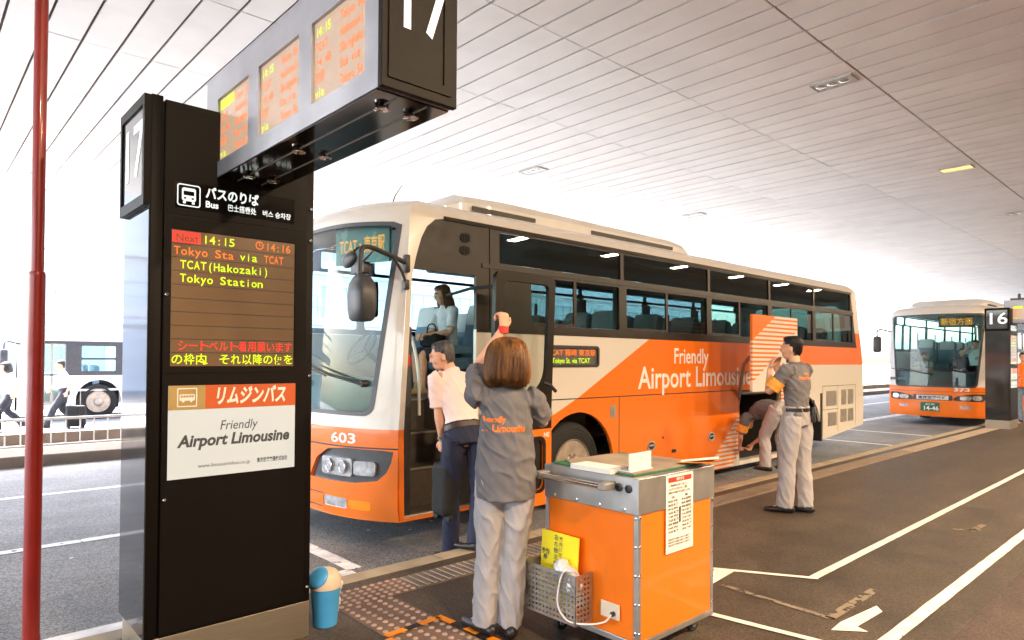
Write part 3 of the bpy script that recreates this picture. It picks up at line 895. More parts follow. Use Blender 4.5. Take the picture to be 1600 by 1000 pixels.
# ------------------------------------------------------------------ coaches
def livery(name, simple=False):
    """Orange over white coach paint; the bands, the slanted edge and the stripes follow the coach's own length (x) and height (z)."""
    m = bpy.data.materials.new(name); m.use_nodes = True
    n, l = m.node_tree.nodes, m.node_tree.links
    b = n["Principled BSDF"]
    tc = n.new("ShaderNodeTexCoord"); sp = n.new("ShaderNodeSeparateXYZ"); l.new(tc.outputs["Object"], sp.inputs[0])
    def math_(op, a, c=None):
        q = n.new("ShaderNodeMath"); q.operation = op
        for i, x in enumerate((a, c)):
            if x is None: continue
            if isinstance(x, (int, float)): q.inputs[i].default_value = x
            else: l.new(x, q.inputs[i])
        return q.outputs[0]
    x, z = sp.outputs[0], sp.outputs[2]
    def pw(pts):
        u = math_('DIVIDE', x, 12.0)
        r = n.new("ShaderNodeValToRGB"); e = r.color_ramp.elements
        e[0].position, e[1].position = pts[0][0] / 12, pts[-1][0] / 12
        e[0].color = (pts[0][1] / 4,) * 3 + (1,); e[1].color = (pts[-1][1] / 4,) * 3 + (1,)
        for p, v in pts[1:-1]:
            q = e.new(p / 12); q.color = (v / 4,) * 3 + (1,)
        l.new(u, r.inputs[0])
        return math_('MULTIPLY', r.outputs[0], 4.0)
    if simple:
        upper = pw([(0.0, 1.02), (1.4, 1.02), (11.9, 1.02)])
        mask = math_('LESS_THAN', z, upper)
    else:
        upper = pw([(0.0, 1.04), (1.6, 1.04), (1.95, 1.07), (2.36, 1.25), (3.69, 1.94), (3.75, 3.9), (11.9, 3.9)])
        low = pw([(4.9, 0.0), (5.02, 0.15), (5.86, 0.86), (6.6, 1.25), (7.2, 1.60), (11.9, 1.60)])
        low2 = math_('SUBTRACT', low, 0.56)
        m1 = math_('LESS_THAN', z, upper)
        a1 = math_('GREATER_THAN', z, low)
        fr = math_('FRACT', math_('DIVIDE', z, 0.058))
        st = math_('MULTIPLY', math_('LESS_THAN', fr, 0.45), math_('GREATER_THAN', z, low2))
        st = math_('MULTIPLY', st, math_('LESS_THAN', x, 7.3))
        mask = math_('MULTIPLY', m1, math_('MAXIMUM', a1, st))
        # keep the roof white
        mask = math_('MULTIPLY', mask, math_('LESS_THAN', z, 2.2))
    nz = n.new("ShaderNodeTexNoise"); nz.inputs["Scale"].default_value = 2.5; nz.inputs["Detail"].default_value = 6
    l.new(tc.outputs["Object"], nz.inputs[0])
    mx = n.new("ShaderNodeMix"); mx.data_type = 'RGBA'
    l.new(mask, mx.inputs[0])
    mx.inputs[6].default_value = (0.70, 0.66, 0.60, 1); mx.inputs[7].default_value = ORANGE + (1,)
    vr = n.new("ShaderNodeMix"); vr.data_type = 'RGBA'; vr.blend_type = 'MULTIPLY'; vr.inputs[0].default_value = 0.25
    l.new(mx.outputs[2], vr.inputs[6]); l.new(nz.outputs[0], vr.inputs[7])
    mr = n.new("ShaderNodeMapRange"); mr.inputs[3].default_value = 0.24; mr.inputs[4].default_value = 0.28
    l.new(nz.outputs[0], mr.inputs[0]); l.new(mr.outputs[0], b.inputs["Roughness"])
    l.new(mx.outputs[2], b.inputs["Base Color"])
    b.inputs["Coat Weight"].default_value = 0.5; b.inputs["Coat Roughness"].default_value = 0.05
    return m

LIV, LIV2 = livery("coach_paint"), livery("coach_paint_plain", True)

class Shell:
    """The coach's outer skin: where a point at (along, height, outwards) lies."""
    def __init__(s, W, L): s.W, s.L = W, L
    def inset(s, z):
        d = 0.02 * min(1, max(0, (z - 1.95) / 1.0))
        if z > 2.95:
            q = min(1, (z - 2.95) / 0.2); d += 0.28 * (1 - sqrt(max(0, 1 - q * q)))
        return d
    def rake(s, z):
        r = 0.06 * max(0, z - 1.0)
        if z > 2.95:
            q = min(1, (z - 2.95) / 0.2); r += 0.30 * (1 - sqrt(max(0, 1 - q * q)))
        if z < 0.4: r += 0.03 * ((0.4 - z) / 0.2) ** 2
        return r
    def xf(s, f): return -0.32 * (1 - abs(2 * f - 1) ** 3.0)
    def front(s, y, z, w=0.0):
        f = y / s.W; d = s.inset(z)
        e = 1e-3
        dx = (s.xf(f + e) - s.xf(f - e)) / (2 * e * s.W)
        nx, ny = -1.0, dx
        k = sqrt(nx * nx + ny * ny)
        return V((s.xf(f) + s.rake(z) + w * nx / k, d + (s.W - 2 * d) * f + w * ny / k, z))
    def side(s, x, z, w=0.0): return V((x + s.rake(z) * max(0, 1 - x / 0.6), s.inset(z) - w, z))
    def far(s, x, z, w=0.0):
        p = s.side(x, z, w); return V((p.x, s.W - p.y, p.z))
    def roof(s, x, y, w=0.0): return V((x, y, 3.15 + 0.05 * max(0, 1 - ((y - s.W / 2) / (s.W / 2 - .30)) ** 2) + w))

def arc(cx, cz, r, a0, a1, n=18):
    return [(cx + r * cos(a0 + (a1 - a0) * i / n), cz + r * sin(a0 + (a1 - a0) * i / n)) for i in range(n + 1)]

def wheel(t, x, y, z, r=0.48, face=-1, steer=0.0, label=None):
    e = bpy.data.objects.new("wheel", None); COL.objects.link(e); e.parent = t; e.location = (x, y, z); e.rotation_euler = (0, 0, steer)
    e.empty_display_size = 0.1
    bm = nb()
    k = face
    lathe(bm, [(r * .60, 0.0), (r * .66, .005 * k), (r * .8, .012 * k), (r * .93, .005 * k), (r * .985, -.02 * k), (r, -.06 * k), (r, -.20 * k), (r * .97, -.25 * k), (r * .6, -.26 * k)], (0, 0, 0), 'Y', 48)
    for q in range(60):
        a = 2 * pi * q / 60
        c = V((cos(a) * r, -.13 * k, sin(a) * r)); R = Matrix.Rotation(-a, 3, 'Y')
        box(bm, -.008, .006, -.07, .07, -.010, .010, M=Matrix.Translation(c) @ R.to_4x4())
    for q in range(3): lathe(bm, [(r * (.70 + .07 * q), .0085 * k), (r * (.715 + .07 * q), .0155 * k), (r * (.73 + .07 * q), .010 * k)], (0, 0, 0), 'Y', 40, cap=False)
    obj("tyre", bm, M_["black_rubber"], e)
    bm = nb()
    lathe(bm, [(r * .615, .012 * k), (r * .60, .03 * k), (r * .575, .012 * k), (r * .53, -.05 * k), (r * .40, -.085 * k), (r * .32, -.055 * k), (r * .28, .0), (r * .22, .02 * k), (r * .2, .07 * k), (r * .13, .085 * k), (0.004, .087 * k)], (0, 0, 0), 'Y', 40)
    for q in range(10):
        a = 2 * pi * q / 10
        lathe(bm, [(.017, -.005 * k), (.017, .028 * k), (.011, .035 * k)], (cos(a) * r * .26, 0, sin(a) * r * .26), 'Y', 8)
    obj("rim", bm, M_["rim_metal"], e)
    bm = nb()
    for q in range(8):
        a = 2 * pi * (q + .5) / 8
        lathe(bm, [(.026, -.066 * k), (.026, -.063 * k)], (cos(a) * r * .42, .0, sin(a) * r * .42), 'Y', 12)
    obj("rim_hole", bm, M_["black_plastic"], e)
    return e

def mirror_arm(t, Sh, pts, head, label=None):
    bm = nb(); tube(bm, spline([tuple(p) for p in pts], 8), 0.022, 12)
    o = obj("mirror_arm", bm, M_["black_plastic"], t)
    return o

def coach(name, label, loc, W, L, main=True, number="603"):
    t = thing(name, label, "coach", loc)
    Sh = Shell(W, L)
    paint = LIV if main else LIV2
    zr = 3.15
    # ---- body: side skins, front, tail and roof as one shell
    bm = nb()
    band = [(0.06, 2.40), (0.10, 2.58), (0.16, 2.76), (0.23, 2.87), (0.34, 2.945), (0.48, 2.97), (L - .58, 2.95), (L - .36, 1.95)]
    fa, ra = 2.35, 8.12
    skirt = [(0.0, .23), (fa - .62, .23)] + [(fa - .62, .45)] + arc(fa, .46, .62, pi, 0)[1:-1] + [(fa + .62, .45), (fa + .62, .13), (7.25, .13), (ra - .60, .20), (ra - .60, .45)] + arc(ra, .46, .60, pi, 0)[1:-1] + [(ra + .60, .45), (ra + .60, .27), (L - .02, .44), (L, .8), (L - .03, 1.5), (L - .33, 2.9), (L - .36, 2.985), (0.0, 2.985)]
    holes = []
    if main:
        holes.append(band + [(0.87, 1.95), (0.87, .255), (0.055, .255)])
        holes.append(rrect(5.89, .19, 7.22, 1.225, .01))
        holes.append(rrect(1.915, 1.60, 2.68, 1.80, .035))
    else:
        holes.append(band + [(0.06, 1.95)])
    cz = [1.0, 1.5, 1.95, 2.95]
    plate(bm, skirt, holes, 0.04, Sh.side, None, cz)
    plate(bm, skirt, [band + [(0.06, 1.95)]], 0.04, Sh.far, None, cz)
    wb = 1.15 if main else 1.0
    wt = [(W * f, 2.93 - .05 * abs(2 * f - 1) ** 2 * (1 if main else .3)) for f in [i / 20 for i in range(20, -1, -1)]]
    ws = [(.30, wb), (W - .30, wb)] + arc(W - .30, wb + .10, .10, -pi / 2, 0, 5)[1:] + [(W - .055, 2.86)] + [p for p in wt if .06 < p[0] < W - .06] + [(.055, 2.86)] + arc(.30, wb + .10, .10, pi, 1.5 * pi, 5)[:-1]
    lamps = []
    if main:
        hl = [(.035, .845), (.12, .855), (.45, .86), (.72, .835), (.90, .74), (1.0, .60), (1.02, .55), (.80, .545), (.40, .55), (.16, .585), (.085, .66), (.05, .75)]
        fog = rrect(.46, .315, .78, .405, .015); ind = rrect(.22, .318, .455, .398, [.015, .04, .04, .015])
    else:
        hl = [(.04, .84), (.30, .84), (.62, .78), (.70, .70), (.66, .655), (.10, .645), (.05, .70)]
        fog = rrect(.30, .46, .55, .53, .02); ind = None
    mir = lambda p: [(W - a, b) for a, b in p]
    for q in (hl, fog, ind):
        if q: lamps += [q, mir(q)]
    cf = [.25, .3, .35, .4, 1.0, 2.95]
    fr_out = [(0, .23), (W, .23), (W, 2.985), (0, 2.985)]
    plate(bm, fr_out, [ws] + lamps, 0.035, Sh.front, [W * i / 44 for i in range(1, 44)] + [W * .008, W * .992], cf)
    # rolled edge between walls and roof
    zs = [2.985 + (zr - 2.985) * sin(i * pi / 24) for i in range(13)]
    loop = []
    NX, NF = 30, 44
    xr = lambda i, z: (L - .38 - .24 * max(0, (z - 2.985) / .165) ** 2) * i / NX
    def ring_at(z):
        a = [Sh.side(xr(i, z), z) for i in range(NX, 0, -1)]
        b_ = [Sh.front(W * i / NF, z) for i in range(0, NF + 1)]
        c = [Sh.far(xr(i, z), z) for i in range(1, NX + 1)]
        return [bm.verts.new(p) for p in a + b_ + c]
    rr = [ring_at(z) for z in zs]
    for a, b in zip(rr, rr[1:]):
        for i in range(len(a) - 1): bm.faces.new((a[i], a[i + 1], b[i + 1], b[i]))
    # roof skin
    n = 24
    rows = []
    for i in range(n + 1):
        row = []
        for j in range(25):
            f = j / 24
            pf = Sh.front(W * f, zr); y = pf.y; x1 = L - .6
            pr = Sh.roof(pf.x + (x1 - pf.x) * i / n, y); pr.z = 3.15 + (pr.z - 3.15) * min(1, i / 3); row.append(bm.verts.new(pr))
        rows.append(row)
    for a, b in zip(rows, rows[1:]):
        for j in range(24): bm.faces.new((a[j], a[j + 1], b[j + 1], b[j]))
    # tail
    rear = [(.07, .44), (W - .07, .44), (W - .09, 3.0), (W - .3, zr), (.3, zr), (.09, 3.0)]
    def rfn(u, v, w):
        x = L + .02 - .33 * max(0, (v - 1.5) / 1.4) - (.25 * max(0, (v - 2.9) / .25) ** 2)
        return V((x - .14 * (abs(2 * u / W - 1)) ** 6 + w, u, v))
    plate(bm, rear, [rrect(.35, 1.95, W - .35, 2.75, .1)], .04, rfn, .12, .3)
    obj("body", bm, paint, t, ang=28)
    # floor, bulkheads, hold
    bm = nb()
    box(bm, .95, L - .12, .06, W - .06, 1.17, 1.24)
    box(bm, -.12, .95, 1.02, W - .06, 1.17, 1.24)
    box(bm, .95, fa - .66, .06, W - .06, .28, 1.168)
    box(bm, fa + .66, 5.86, .06, W - .06, .30, .34)
    box(bm, 5.86, 7.25, .06, W - .06, .17, .21)
    box(bm, 5.80, 5.86, .06, W - .06, .212, 1.168); box(bm, 7.25, 7.31, .06, W - .06, .212, 1.168)
    box(bm, ra + .64, L - .14, .06, W - .06, .40, .44)
    box(bm, fa - .64, fa + .64, .45, W - .45, .4, 1.168); box(bm, ra - .62, ra + .62, .45, W - .45, .4, 1.168)
    obj("floor", bm, M_["bus_inside"], t, False)
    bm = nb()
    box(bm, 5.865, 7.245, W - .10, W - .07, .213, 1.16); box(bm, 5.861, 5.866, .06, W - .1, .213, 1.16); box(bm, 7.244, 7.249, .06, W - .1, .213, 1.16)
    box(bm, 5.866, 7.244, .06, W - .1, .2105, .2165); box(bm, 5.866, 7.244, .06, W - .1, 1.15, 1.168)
    obj("hold_shade_sheet", bm, M_["hold_shade_sheet"], t, False)  # dark sheets added over the hold's walls to paint in its shade
    for y in ((.075, W - .075) if main else ()):
        for x in (3.15, 5.08, 6.86, 8.48):
            bm = nb()
            n = 13
            for q in range(n):
                a, b = x - .10 + .2 * q / n, x - .10 + .2 * (q + 1) / n
                d0, d1 = .014 * (-1) ** q, .014 * (-1) ** (q + 1)
                bm.faces.new([bm.verts.new(p) for p in ((a, y + d0, 1.9), (b, y + d1, 1.9), (b, y + d1, 2.66), (a, y + d0, 2.66))])
            obj("curtain", bm, M_["curtain"], t, False)
    bm = nb()
    box(bm, .55, L - .75, .12, W - .12, 2.98, 3.0)
    obj("inner_ceiling", bm, M_["bus_ceiling"], t, False)
    if main:
        bm = nb()
        for y0, y1 in ((.13, .45), (W - .45, W - .13)): box(bm, 1.9, L - .7, y0, y1, 2.80, 2.88, bev=.03)
        obj("luggage_rack", bm, M_["bus_inside"], t)
    # ---- windscreen
    ins = lambda P, d: P
    bm = nb(); plate(bm, ws, (), .006, lambda u, v, w: Sh.front(u, v, w - .012), [W * i / 44 for i in range(1, 44)], None)
    wsn = obj("windscreen", bm, M_["coach_glass_clear"], t)
    bm = nb()
    wz0, wz1 = wb, 2.93
    inner = [(W / 2 + (u - W / 2) * .962, wz0 + .035 + (v - wz0) * (1 - .07 / 1.78)) for u, v in ws]
    plate(bm, ws, [inner], .012, lambda u, v, w: Sh.front(u, v, w + .004), [W * i / 44 for i in range(1, 44)], None)
    box_z = 1.50 if main else 1.42
    obj("windscreen_frame", bm, M_["dark_grey_plastic"], wsn)
    # dashboard
    bm = nb()
    plate(bm, [(.12, wb + .02), (W - .12, wb + .02), (W - .10, box_z), (.10, box_z)], (), .02, lambda u, v, w: Sh.front(u, v, w - .10), [W * i / 20 for i in range(1, 20)], None)
    k = 16
    for i in range(k):
        a, b = .12 + (W - .24) * i / k, .12 + (W - .24) * (i + 1) / k
        pa, pb = Sh.front(a, box_z, -.09), Sh.front(b, box_z, -.09)
        qs = [bm.verts.new(p) for p in (pa, pb, V((.32, pb.y, box_z - .06)), V((.32, pa.y, box_z - .06)))]
        bm.faces.new(qs)
    y0 = .95 if main else .12
    box(bm, .30, .42, y0, W - .12, 1.25, box_z - .061)
    obj("dashboard", bm, M_["dark_grey_plastic"], t)
    # wipers
    for (a, b) in (((.30, box_z - .06), (1.02, box_z + .10)), ((1.2, box_z - .08), (1.95, box_z + .06))):
        bm = nb()
        p0, p1 = Sh.front(a[0], a[1], .05), Sh.front(b[0], b[1], .05)
        pm = Sh.front((a[0] + b[0]) / 2, (a[1] + b[1]) / 2, .08)
        tube(bm, [p0, pm, p1], [.018, .013, .009], 8)
        lathe(bm, [(.03, -.03), (.034, .03), (.02, .05)], Sh.front(a[0], a[1], .03), 'X', 14)
        tube(bm, [Sh.front(b[0] - .25, b[1] - .10, .03), Sh.front(b[0] + .25, b[1] + .0, .03)], .010, 6)
        obj("wiper", bm, M_["black_plastic"], t)
    # ---- lamps
    for side in (0, 1):
        fl = (lambda P: P) if side == 0 else mir
        bm = nb(); plate(bm, fl(hl), (), .02, lambda u, v, w: Sh.front(u, v, w - .030), .05, .05)
        e = obj("headlight", bm, M_["dark_grey_plastic"], t)
        if main:
            L1 = [(.13, .765), (.14, .60), (.40, .575), (.80, .585), (.86, .61), (.87, .73), (.80, .79), (.40, .79)]
            L1 = [(.15, .61), (.40, .585), (.80, .59), (.84, .62), (.845, .73), (.80, .775), (.15, .755)]
            sub = [rrect(.40, .605, .80, .765, .03), rrect(.175, .625, .385, .750, .03)]
        else:
            L1 = [(.07, .66), (.64, .67), (.66, .70), (.58, .77), (.30, .825), (.06, .825)]
            sub = [rrect(.12, .68, .30, .80, .05), rrect(.32, .68, .56, .78, .05)]
        for q in sub:
            bm = nb(); plate(bm, fl(q), (), .03, lambda u, v, w: Sh.front(u, v, w + .004), .05, None)
            obj("lens", bm, M_["clear_lens"], e)
        if main:
            for cx in (.50, .68):
                bm = nb(); cc = Sh.front(cx if side == 0 else W - cx, .685, .006)
                lathe(bm, [(.062, -.012), (.056, -.016), (.03, .012), (.012, .006)], cc, 'X', 20)
                obj("reflector", bm, M_["chrome"], e)
        bm = nb(); plate(bm, fl(fog), (), .03, lambda u, v, w: Sh.front(u, v, w - .008), .05, None)
        obj("fog_light", bm, M_["clear_lens"], t)
        if ind:
            bm = nb(); plate(bm, fl(ind), (), .03, lambda u, v, w: Sh.front(u, v, w - .006), .05, None)
            obj("indicator", bm, M_["orange_lens"], t)
    # seam line, number
    bm = nb()
    if main:
        plate(bm, [(0.0, .865), (W, .865), (W, .878), (0.0, .878)], (), .004, lambda u, v, w: Sh.front(u, v, w + .002), .05, None)
        plate(bm, [(.80, .29), (W - .80, .29), (W - .80, .298), (.80, .298)], (), .004, lambda u, v, w: Sh.front(u, v, w + .002), .05, None)
        plate(bm, [(.78, .415), (W - .78, .415), (W - .78, .422), (.78, .422)], (), .004, lambda u, v, w: Sh.front(u, v, w + .002), .05, None)
    else:
        plate(bm, [(0.02, .885), (W - .02, .885), (W - .02, .893), (0.02, .893)], (), .004, lambda u, v, w: Sh.front(u, v, w + .002), .05, None)
    obj("seam", bm, M_["black_plastic"], t)
    bm = nb()
    uc = .51 if main else .52
    text(bm, number, .125 if main else .13, lambda u, v, w: Sh.front(uc - u, .905 + v, .0035 + w), 'CENTER', .003, width=.30 if main else .33)
    obj("fleet_number", bm, M_["letter_white"], t)
    # mirrors
    if main:
        mh = V((-.475, -.15, 0))
        bm = nb()
        tube(bm, spline([(.055, -.02, 2.505), (-.20, -.09, 2.555), (-.38, -.14, 2.58), (-.455, -.15, 2.56), (-.475, -.15, 2.48), (-.478, -.15, 2.33)], 8), .021, 12)
        tube(bm, [(-.12, -.075, 2.54), (.0, -.04, 2.42), (.055, -.02, 2.32)], .013, 10)
        box(bm, .035, .085, -.045, .01, 2.42, 2.58, bev=.012); box(bm, .03, .08, -.045, .01, 2.27, 2.36, bev=.012)
        obj("mirror_arm", bm, M_["black_plastic"], t)
        bm = nb()
        rings = []
        for z, a, b in ((2.345, .035, .03), (2.33, .075, .055), (2.27, .115, .085), (2.18, .128, .095), (2.06, .124, .092), (1.985, .11, .08), (1.965, .085, .06)):
            rings.append([bm.verts.new((mh.x + .02 + b * (abs(cos(2 * pi * i / 28)) ** .6) * (1 if cos(2 * pi * i / 28) > 0 else -1), mh.y + a * (abs(sin(2 * pi * i / 28)) ** .6) * (1 if sin(2 * pi * i / 28) > 0 else -1), z)) for i in range(28)])
        ringcap(bm, rings, 0)
        o = obj("wing_mirror", bm, M_["dark_grey_plastic"], t, ang=50)
        bm = nb(); plate(bm, rrect(-.095, 2.0, .095, 2.29, .03), (), .004, lambda u, v, w: V((mh.x + .118 + w, mh.y + u, v)))
        obj("mirror_face", bm, M_["mirror_face"], o)
        bm = nb(); ell(bm, (-.50, -.02, 2.475), (.035, .115, .065), Matrix.Rotation(radians(-12), 3, 'X')); tube(bm, [(-.5, -.02, 2.51), (-.46, -.08, 2.57), (-.42, -.14, 2.585)], .011, 8)
        obj("round_mirror", bm, M_["black_plastic"], t)
        bm = nb(); box(bm, -.30, -.22, .10, .34, 2.40, 2.50, bev=.02); tube(bm, [(-.26, .2, 2.5), (-.25, .05, 2.58), (-.3, -.1, 2.585)], .011, 8)
        obj("front_mirror", bm, M_["dark_grey_plastic"], t)
        bm = nb(); tube(bm, [(.30, .62, 3.15), (.34, .62, 3.26), (.42, .62, 3.38)], [.009, .006, .004], 8); obj("antenna", bm, M_["black_plastic"], t)
    else:
        for yy, s in ((-.18, -1), (W + .20, 1)):
            bm = nb(); tube(bm, spline([(.1, yy - s * .2, 2.5), (-.2, yy - s * .05, 2.55), (-.33, yy, 2.5), (-.34, yy, 2.35)], 6), .02, 10); obj("mirror_arm", bm, M_["black_plastic"], t)
            bm = nb(); box(bm, -.40, -.27, yy - .1, yy + .1, 1.92, 2.36, bev=.05); obj("wing_mirror", bm, M_["dark_grey_plastic"], t)
    # destination display
    bm = nb()
    d0, d1 = (.24, .86) if main else (.30, 1.02)
    zb, zt = (2.58, 2.90) if main else (2.60, 2.84)
    if main:
        pl = [Sh.front(d1, zb, -.08), Sh.front(d0, zb, -.08)]
    P0 = Sh.front(d0, (zb + zt) / 2, -.09); P1 = Sh.front(d1, (zb + zt) / 2, -.09)
    ax = (P0 - P1).normalized()
    nrm = V((ax.y, -ax.x, 0)); nrm = nrm if nrm.x < 0 else -nrm
    def dfn(u, v, w): return P1 + ax * u + V((0, 0, v - (zb + zt) / 2)) + nrm * w
    Ld = (P0 - P1).length
    plate(bm, rrect(-.05, zb - .03, Ld + .05, zt + .02, .01), (), .03, lambda u, v, w: dfn(u, v, w))
    dd = obj("destination_display", bm, MATS["dest_teal"] if main else M_["black_plastic"], t, False)
    bm = nb()
    if main: text(bm, "TCAT・東京駅", .17, lambda u, v, w: dfn(u + .01, zb + .08 + v, .006), 'LEFT', .0025, width=Ld - .01)
    else: text(bm, "新宿方面", .2, lambda u, v, w: dfn(u + .0, zb + .04 + v, .006), 'LEFT', .001, width=Ld)
    obj("destination_lettering", bm, M_["led_amber"], dd, False)
    # ---- side windows
    def windows(surf, spec_low, spec_top, frame_holes_extra=(), outer=None, glassm=M_["coach_glass"], w0=0.004, zl=2.53):
        bm = nb()
        hs = [rrect(a, 2.02, b, zl, .03) for a, b in spec_low] + [rrect(a, 2.62 if zl < 2.6 else 2.73, b, 2.93, .02) for a, b in spec_top]
        plate(bm, outer, hs, .035, lambda u, v, w: surf(u, v, w - w0), None, [2.2, 2.5, 2.75])
        fr = obj("window_band", bm, M_["bronze_frame"], t)
        for (a, b) in spec_low:
            bm = nb(); plate(bm, rrect(a + .004, 2.024, b - .004, zl - .004, .03), (), .006, lambda u, v, w: surf(u, v, w - .018))
            g = obj("window", bm, glassm, t, False)
            if b - a > 1.2:
                bm = nb(); m_ = a + (b - a) * .47
                plate(bm, [(m_ - .025, 2.024), (m_ + .02, 2.024), (m_ + .02, 2.526), (m_ - .025, 2.526)], (), .02, lambda u, v, w: surf(u, v, w - .008))
                plate(bm, [(a + .006, 2.024), (m_ - .026, 2.024), (m_ - .026, 2.05), (a + .006, 2.05)], (), .016, lambda u, v, w: surf(u, v, w - .009))
                obj("sliding_frame", bm, M_["bronze_frame"], g, False)
        for (a, b) in spec_top:
            bm = nb(); plate(bm, rrect(a + .004, 2.624 if zl < 2.6 else 2.734, b - .004, 2.926, .02), (), .006, lambda u, v, w: surf(u, v, w - .018))
            obj("upper_window", bm, glassm, t, False)
    low = [(1.62, 3.08), (3.22, 5.02), (5.14, 6.80), (6.93, 8.42), (8.54, L - .53)]
    top = [(1.18, 3.11), (3.17, 5.05), (5.11, 6.83), (6.89, 8.45), (8.51, L - .62)]
    if main:
        outer = [(0.065, 2.47)] + [(a + .004 if a < 1 else a - .004, b - .004) for a, b in band[1:]] + [(0.875, 1.954), (0.875, 2.47)]
        windows(Sh.side, low, top, (), outer)
        bm = nb()
        for z in (2.70, 2.82):
            plate(bm, [(.74 + .065 * cos(a * pi / 10) + (z - 2.7) * .05, z + .048 * sin(a * pi / 10)) for a in range(20)], (), .012, lambda u, v, w: Sh.side(u, v, w + .004))
            for q in range(-2, 3): plate(bm, rrect(.74 + q * .02 - .003, z - .035, .74 + q * .02 + .003, z + .035, .001), (), .006, lambda u, v, w: Sh.side(u, v, w + .009))
        obj("vent", bm, M_["black_rubber"], t)
        bm = nb()
        plate(bm, [(1.05, 1.955), (1.09, 1.955), (1.09, 2.96), (1.05, 2.96)], (), .012, lambda u, v, w: Sh.side(u, v, w + .004), None, .2)
        plate(bm, [(.88, 1.925), (L - .36, 1.925), (L - .365, 1.962), (.88, 1.962)], (), .014, lambda u, v, w: Sh.side(u, v, w + .006))
        plate(bm, [(.46, 2.955), (L - .58, 2.938), (L - .58, 2.975), (.46, 2.99)], (), .012, lambda u, v, w: Sh.side(u, v, w + .010))
        plate(bm, [(.95, 2.555), (L - .48, 2.555), (L - .485, 2.60), (.95, 2.60)], (), .012, lambda u, v, w: Sh.side(u, v, w + .005))
        obj("window_trim", bm, M_["bronze_frame"], t)
    else:
        windows(Sh.side, [(.5, 1.5)] + low, [(.5, 1.1)] + top, (), [(a + (.01 if a < 1 else -.004), b - .004) for a, b in band] + [(.07, 1.954)])
    windows(Sh.far, [(.30, .95), (1.05, 1.62)] + [(1.72, 3.08)] + low[1:], [(.42, 1.1)] + top, (), [(a + (.01 if a < 1 else -.004), b - .004) for a, b in band] + [(.07, 1.954)], M_["far_glass"], .004, 2.69)
    bm = nb(); plate(bm, rrect(.354, 1.954, W - .354, 2.746, .1), (), .006, lambda u, v, w: rfn(u, v, w - .02), .1, .2); obj("rear_window", bm, M_["coach_glass"], t)
    # ---- seats
    def seat_meshes():
        a = nb(); box(a, -.24, .22, -.21, .21, .30, .46, bev=.05)
        box(a, -.05, .09, -.22, .22, .42, 1.12, M=Matrix.Translation((.24, 0, 0)) @ Matrix.Rotation(radians(10), 4, 'Y'), bev=.05)
        box(a, -.2, .25, -.25, -.215, .50, .60, bev=.012); box(a, -.2, .25, .215, .25, .50, .60, bev=.012)
        box(a, -.12, .12, -.12, .12, 0.0, .31)
        b = nb(); box(b, -.065, .105, -.19, .19, .86, 1.135, M=Matrix.Translation((.24, 0, 0)) @ Matrix.Rotation(radians(10), 4, 'Y'), bev=.045)
        return a, b
    a, b = seat_meshes()
    s0 = obj("seat", a, M_["seat_fabric"], t); obj("headrest_cover", b, M_["white_cloth"], s0)
    spots = [(1.35, W - .42, 1.20)]
    spots += [(1.95 + .86 * i, y, 1.15) for i in range(9 if main else 6) for y in (.34, .80, W - .80, W - .34) if not (main and i == 0 and y < 1)]
    for i, (x, y, z) in enumerate(spots):
        if i == 0: s0.location = (x, y, z)
        else: dup(s0, (x, y, z), t)
    # driver's wheel
    bm = nb()
    R = Matrix.Translation((.72, W - .55, 1.78 if main else 1.6)) @ Matrix.Rotation(radians(-55), 4, 'Y')
    ring = [R @ V((.22 * cos(2 * pi * i / 32), .22 * sin(2 * pi * i / 32), 0)) for i in range(33)]
    tube(bm, ring, .016, 8)
    for q in (0, 2.1, 4.2): tube(bm, [R @ V((0, 0, -.03)), R @ V((.22 * cos(q), .22 * sin(q), 0))], .013, 6)
    tube(bm, [R @ V((0, 0, -.03)), R @ V((0, 0, -.4))], .03, 8)
    obj("steering_wheel", bm, M_["black_plastic"], t)
    # ---- wheels
    for x in (fa, ra):
        wheel(t, x, .10, .48, face=-1); wheel(t, x, W - .10, .48, face=1)
    # ---- roof cooler
    bm = nb()
    rings = []
    for x, h, hw in ((.70, .005, .55), (.80, .10, .80), (.98, .205, .90), (1.6, .225, .92), (4.6, .20, .92), (4.95, .16, .90), (5.10, .06, .86), (5.12, .0, .85)):
        pr = [(-hw, -.06), (-hw, h * .45), (-hw + .05, h * .8), (-hw + .2, h), (hw - .2, h), (hw - .05, h * .8), (hw, h * .45), (hw, -.06)]
        rings.append([bm.verts.new((x, W / 2 + q, 3.16 + v)) for q, v in pr])
    ringcap(bm, rings, 0)
    ac = obj("roof_cooler", bm, M_["white_paint"], t, ang=30)
    bm = nb()
    for x0, x1 in ((1.05, 1.95), (2.9, 4.6)):
        bm = nb(); box(bm, x0, x1, W / 2 - .935, W / 2 - .925, 3.178, 3.222)
        obj("intake_slot", bm, M_["black_plastic"], ac, False)
    if not main:
        bm = nb(); plate(bm, rrect(.72, .66, 1.62, .80, .02), (), .012, lambda u, v, w: Sh.front(u, v, w + .006), .08, None)
        pl = obj("name_plate", bm, M_["dark_grey_plastic"], t)
        bm = nb(); plate(bm, rrect(.80, .675, 1.54, .785, .015), (), .012, lambda u, v, w: Sh.front(u, v, w + .010), .08, None)
        pw_ = obj("plate_face", bm, M_["white_paint"], pl)
        bm = nb(); text(bm, "東京空港交通", .085, lambda u, v, w: Sh.front(1.17 - u, .695 + v, .014), 'CENTER', .003, width=.66); obj("plate_lettering", bm, M_["letter_grey"], pl)
        bm = nb(); plate(bm, rrect(1.0, .37, 1.44, .60, .01), (), .012, lambda u, v, w: Sh.front(u, v, w + .012), .08, None)
        lp = obj("licence_plate", bm, M_["plate_green"], t)
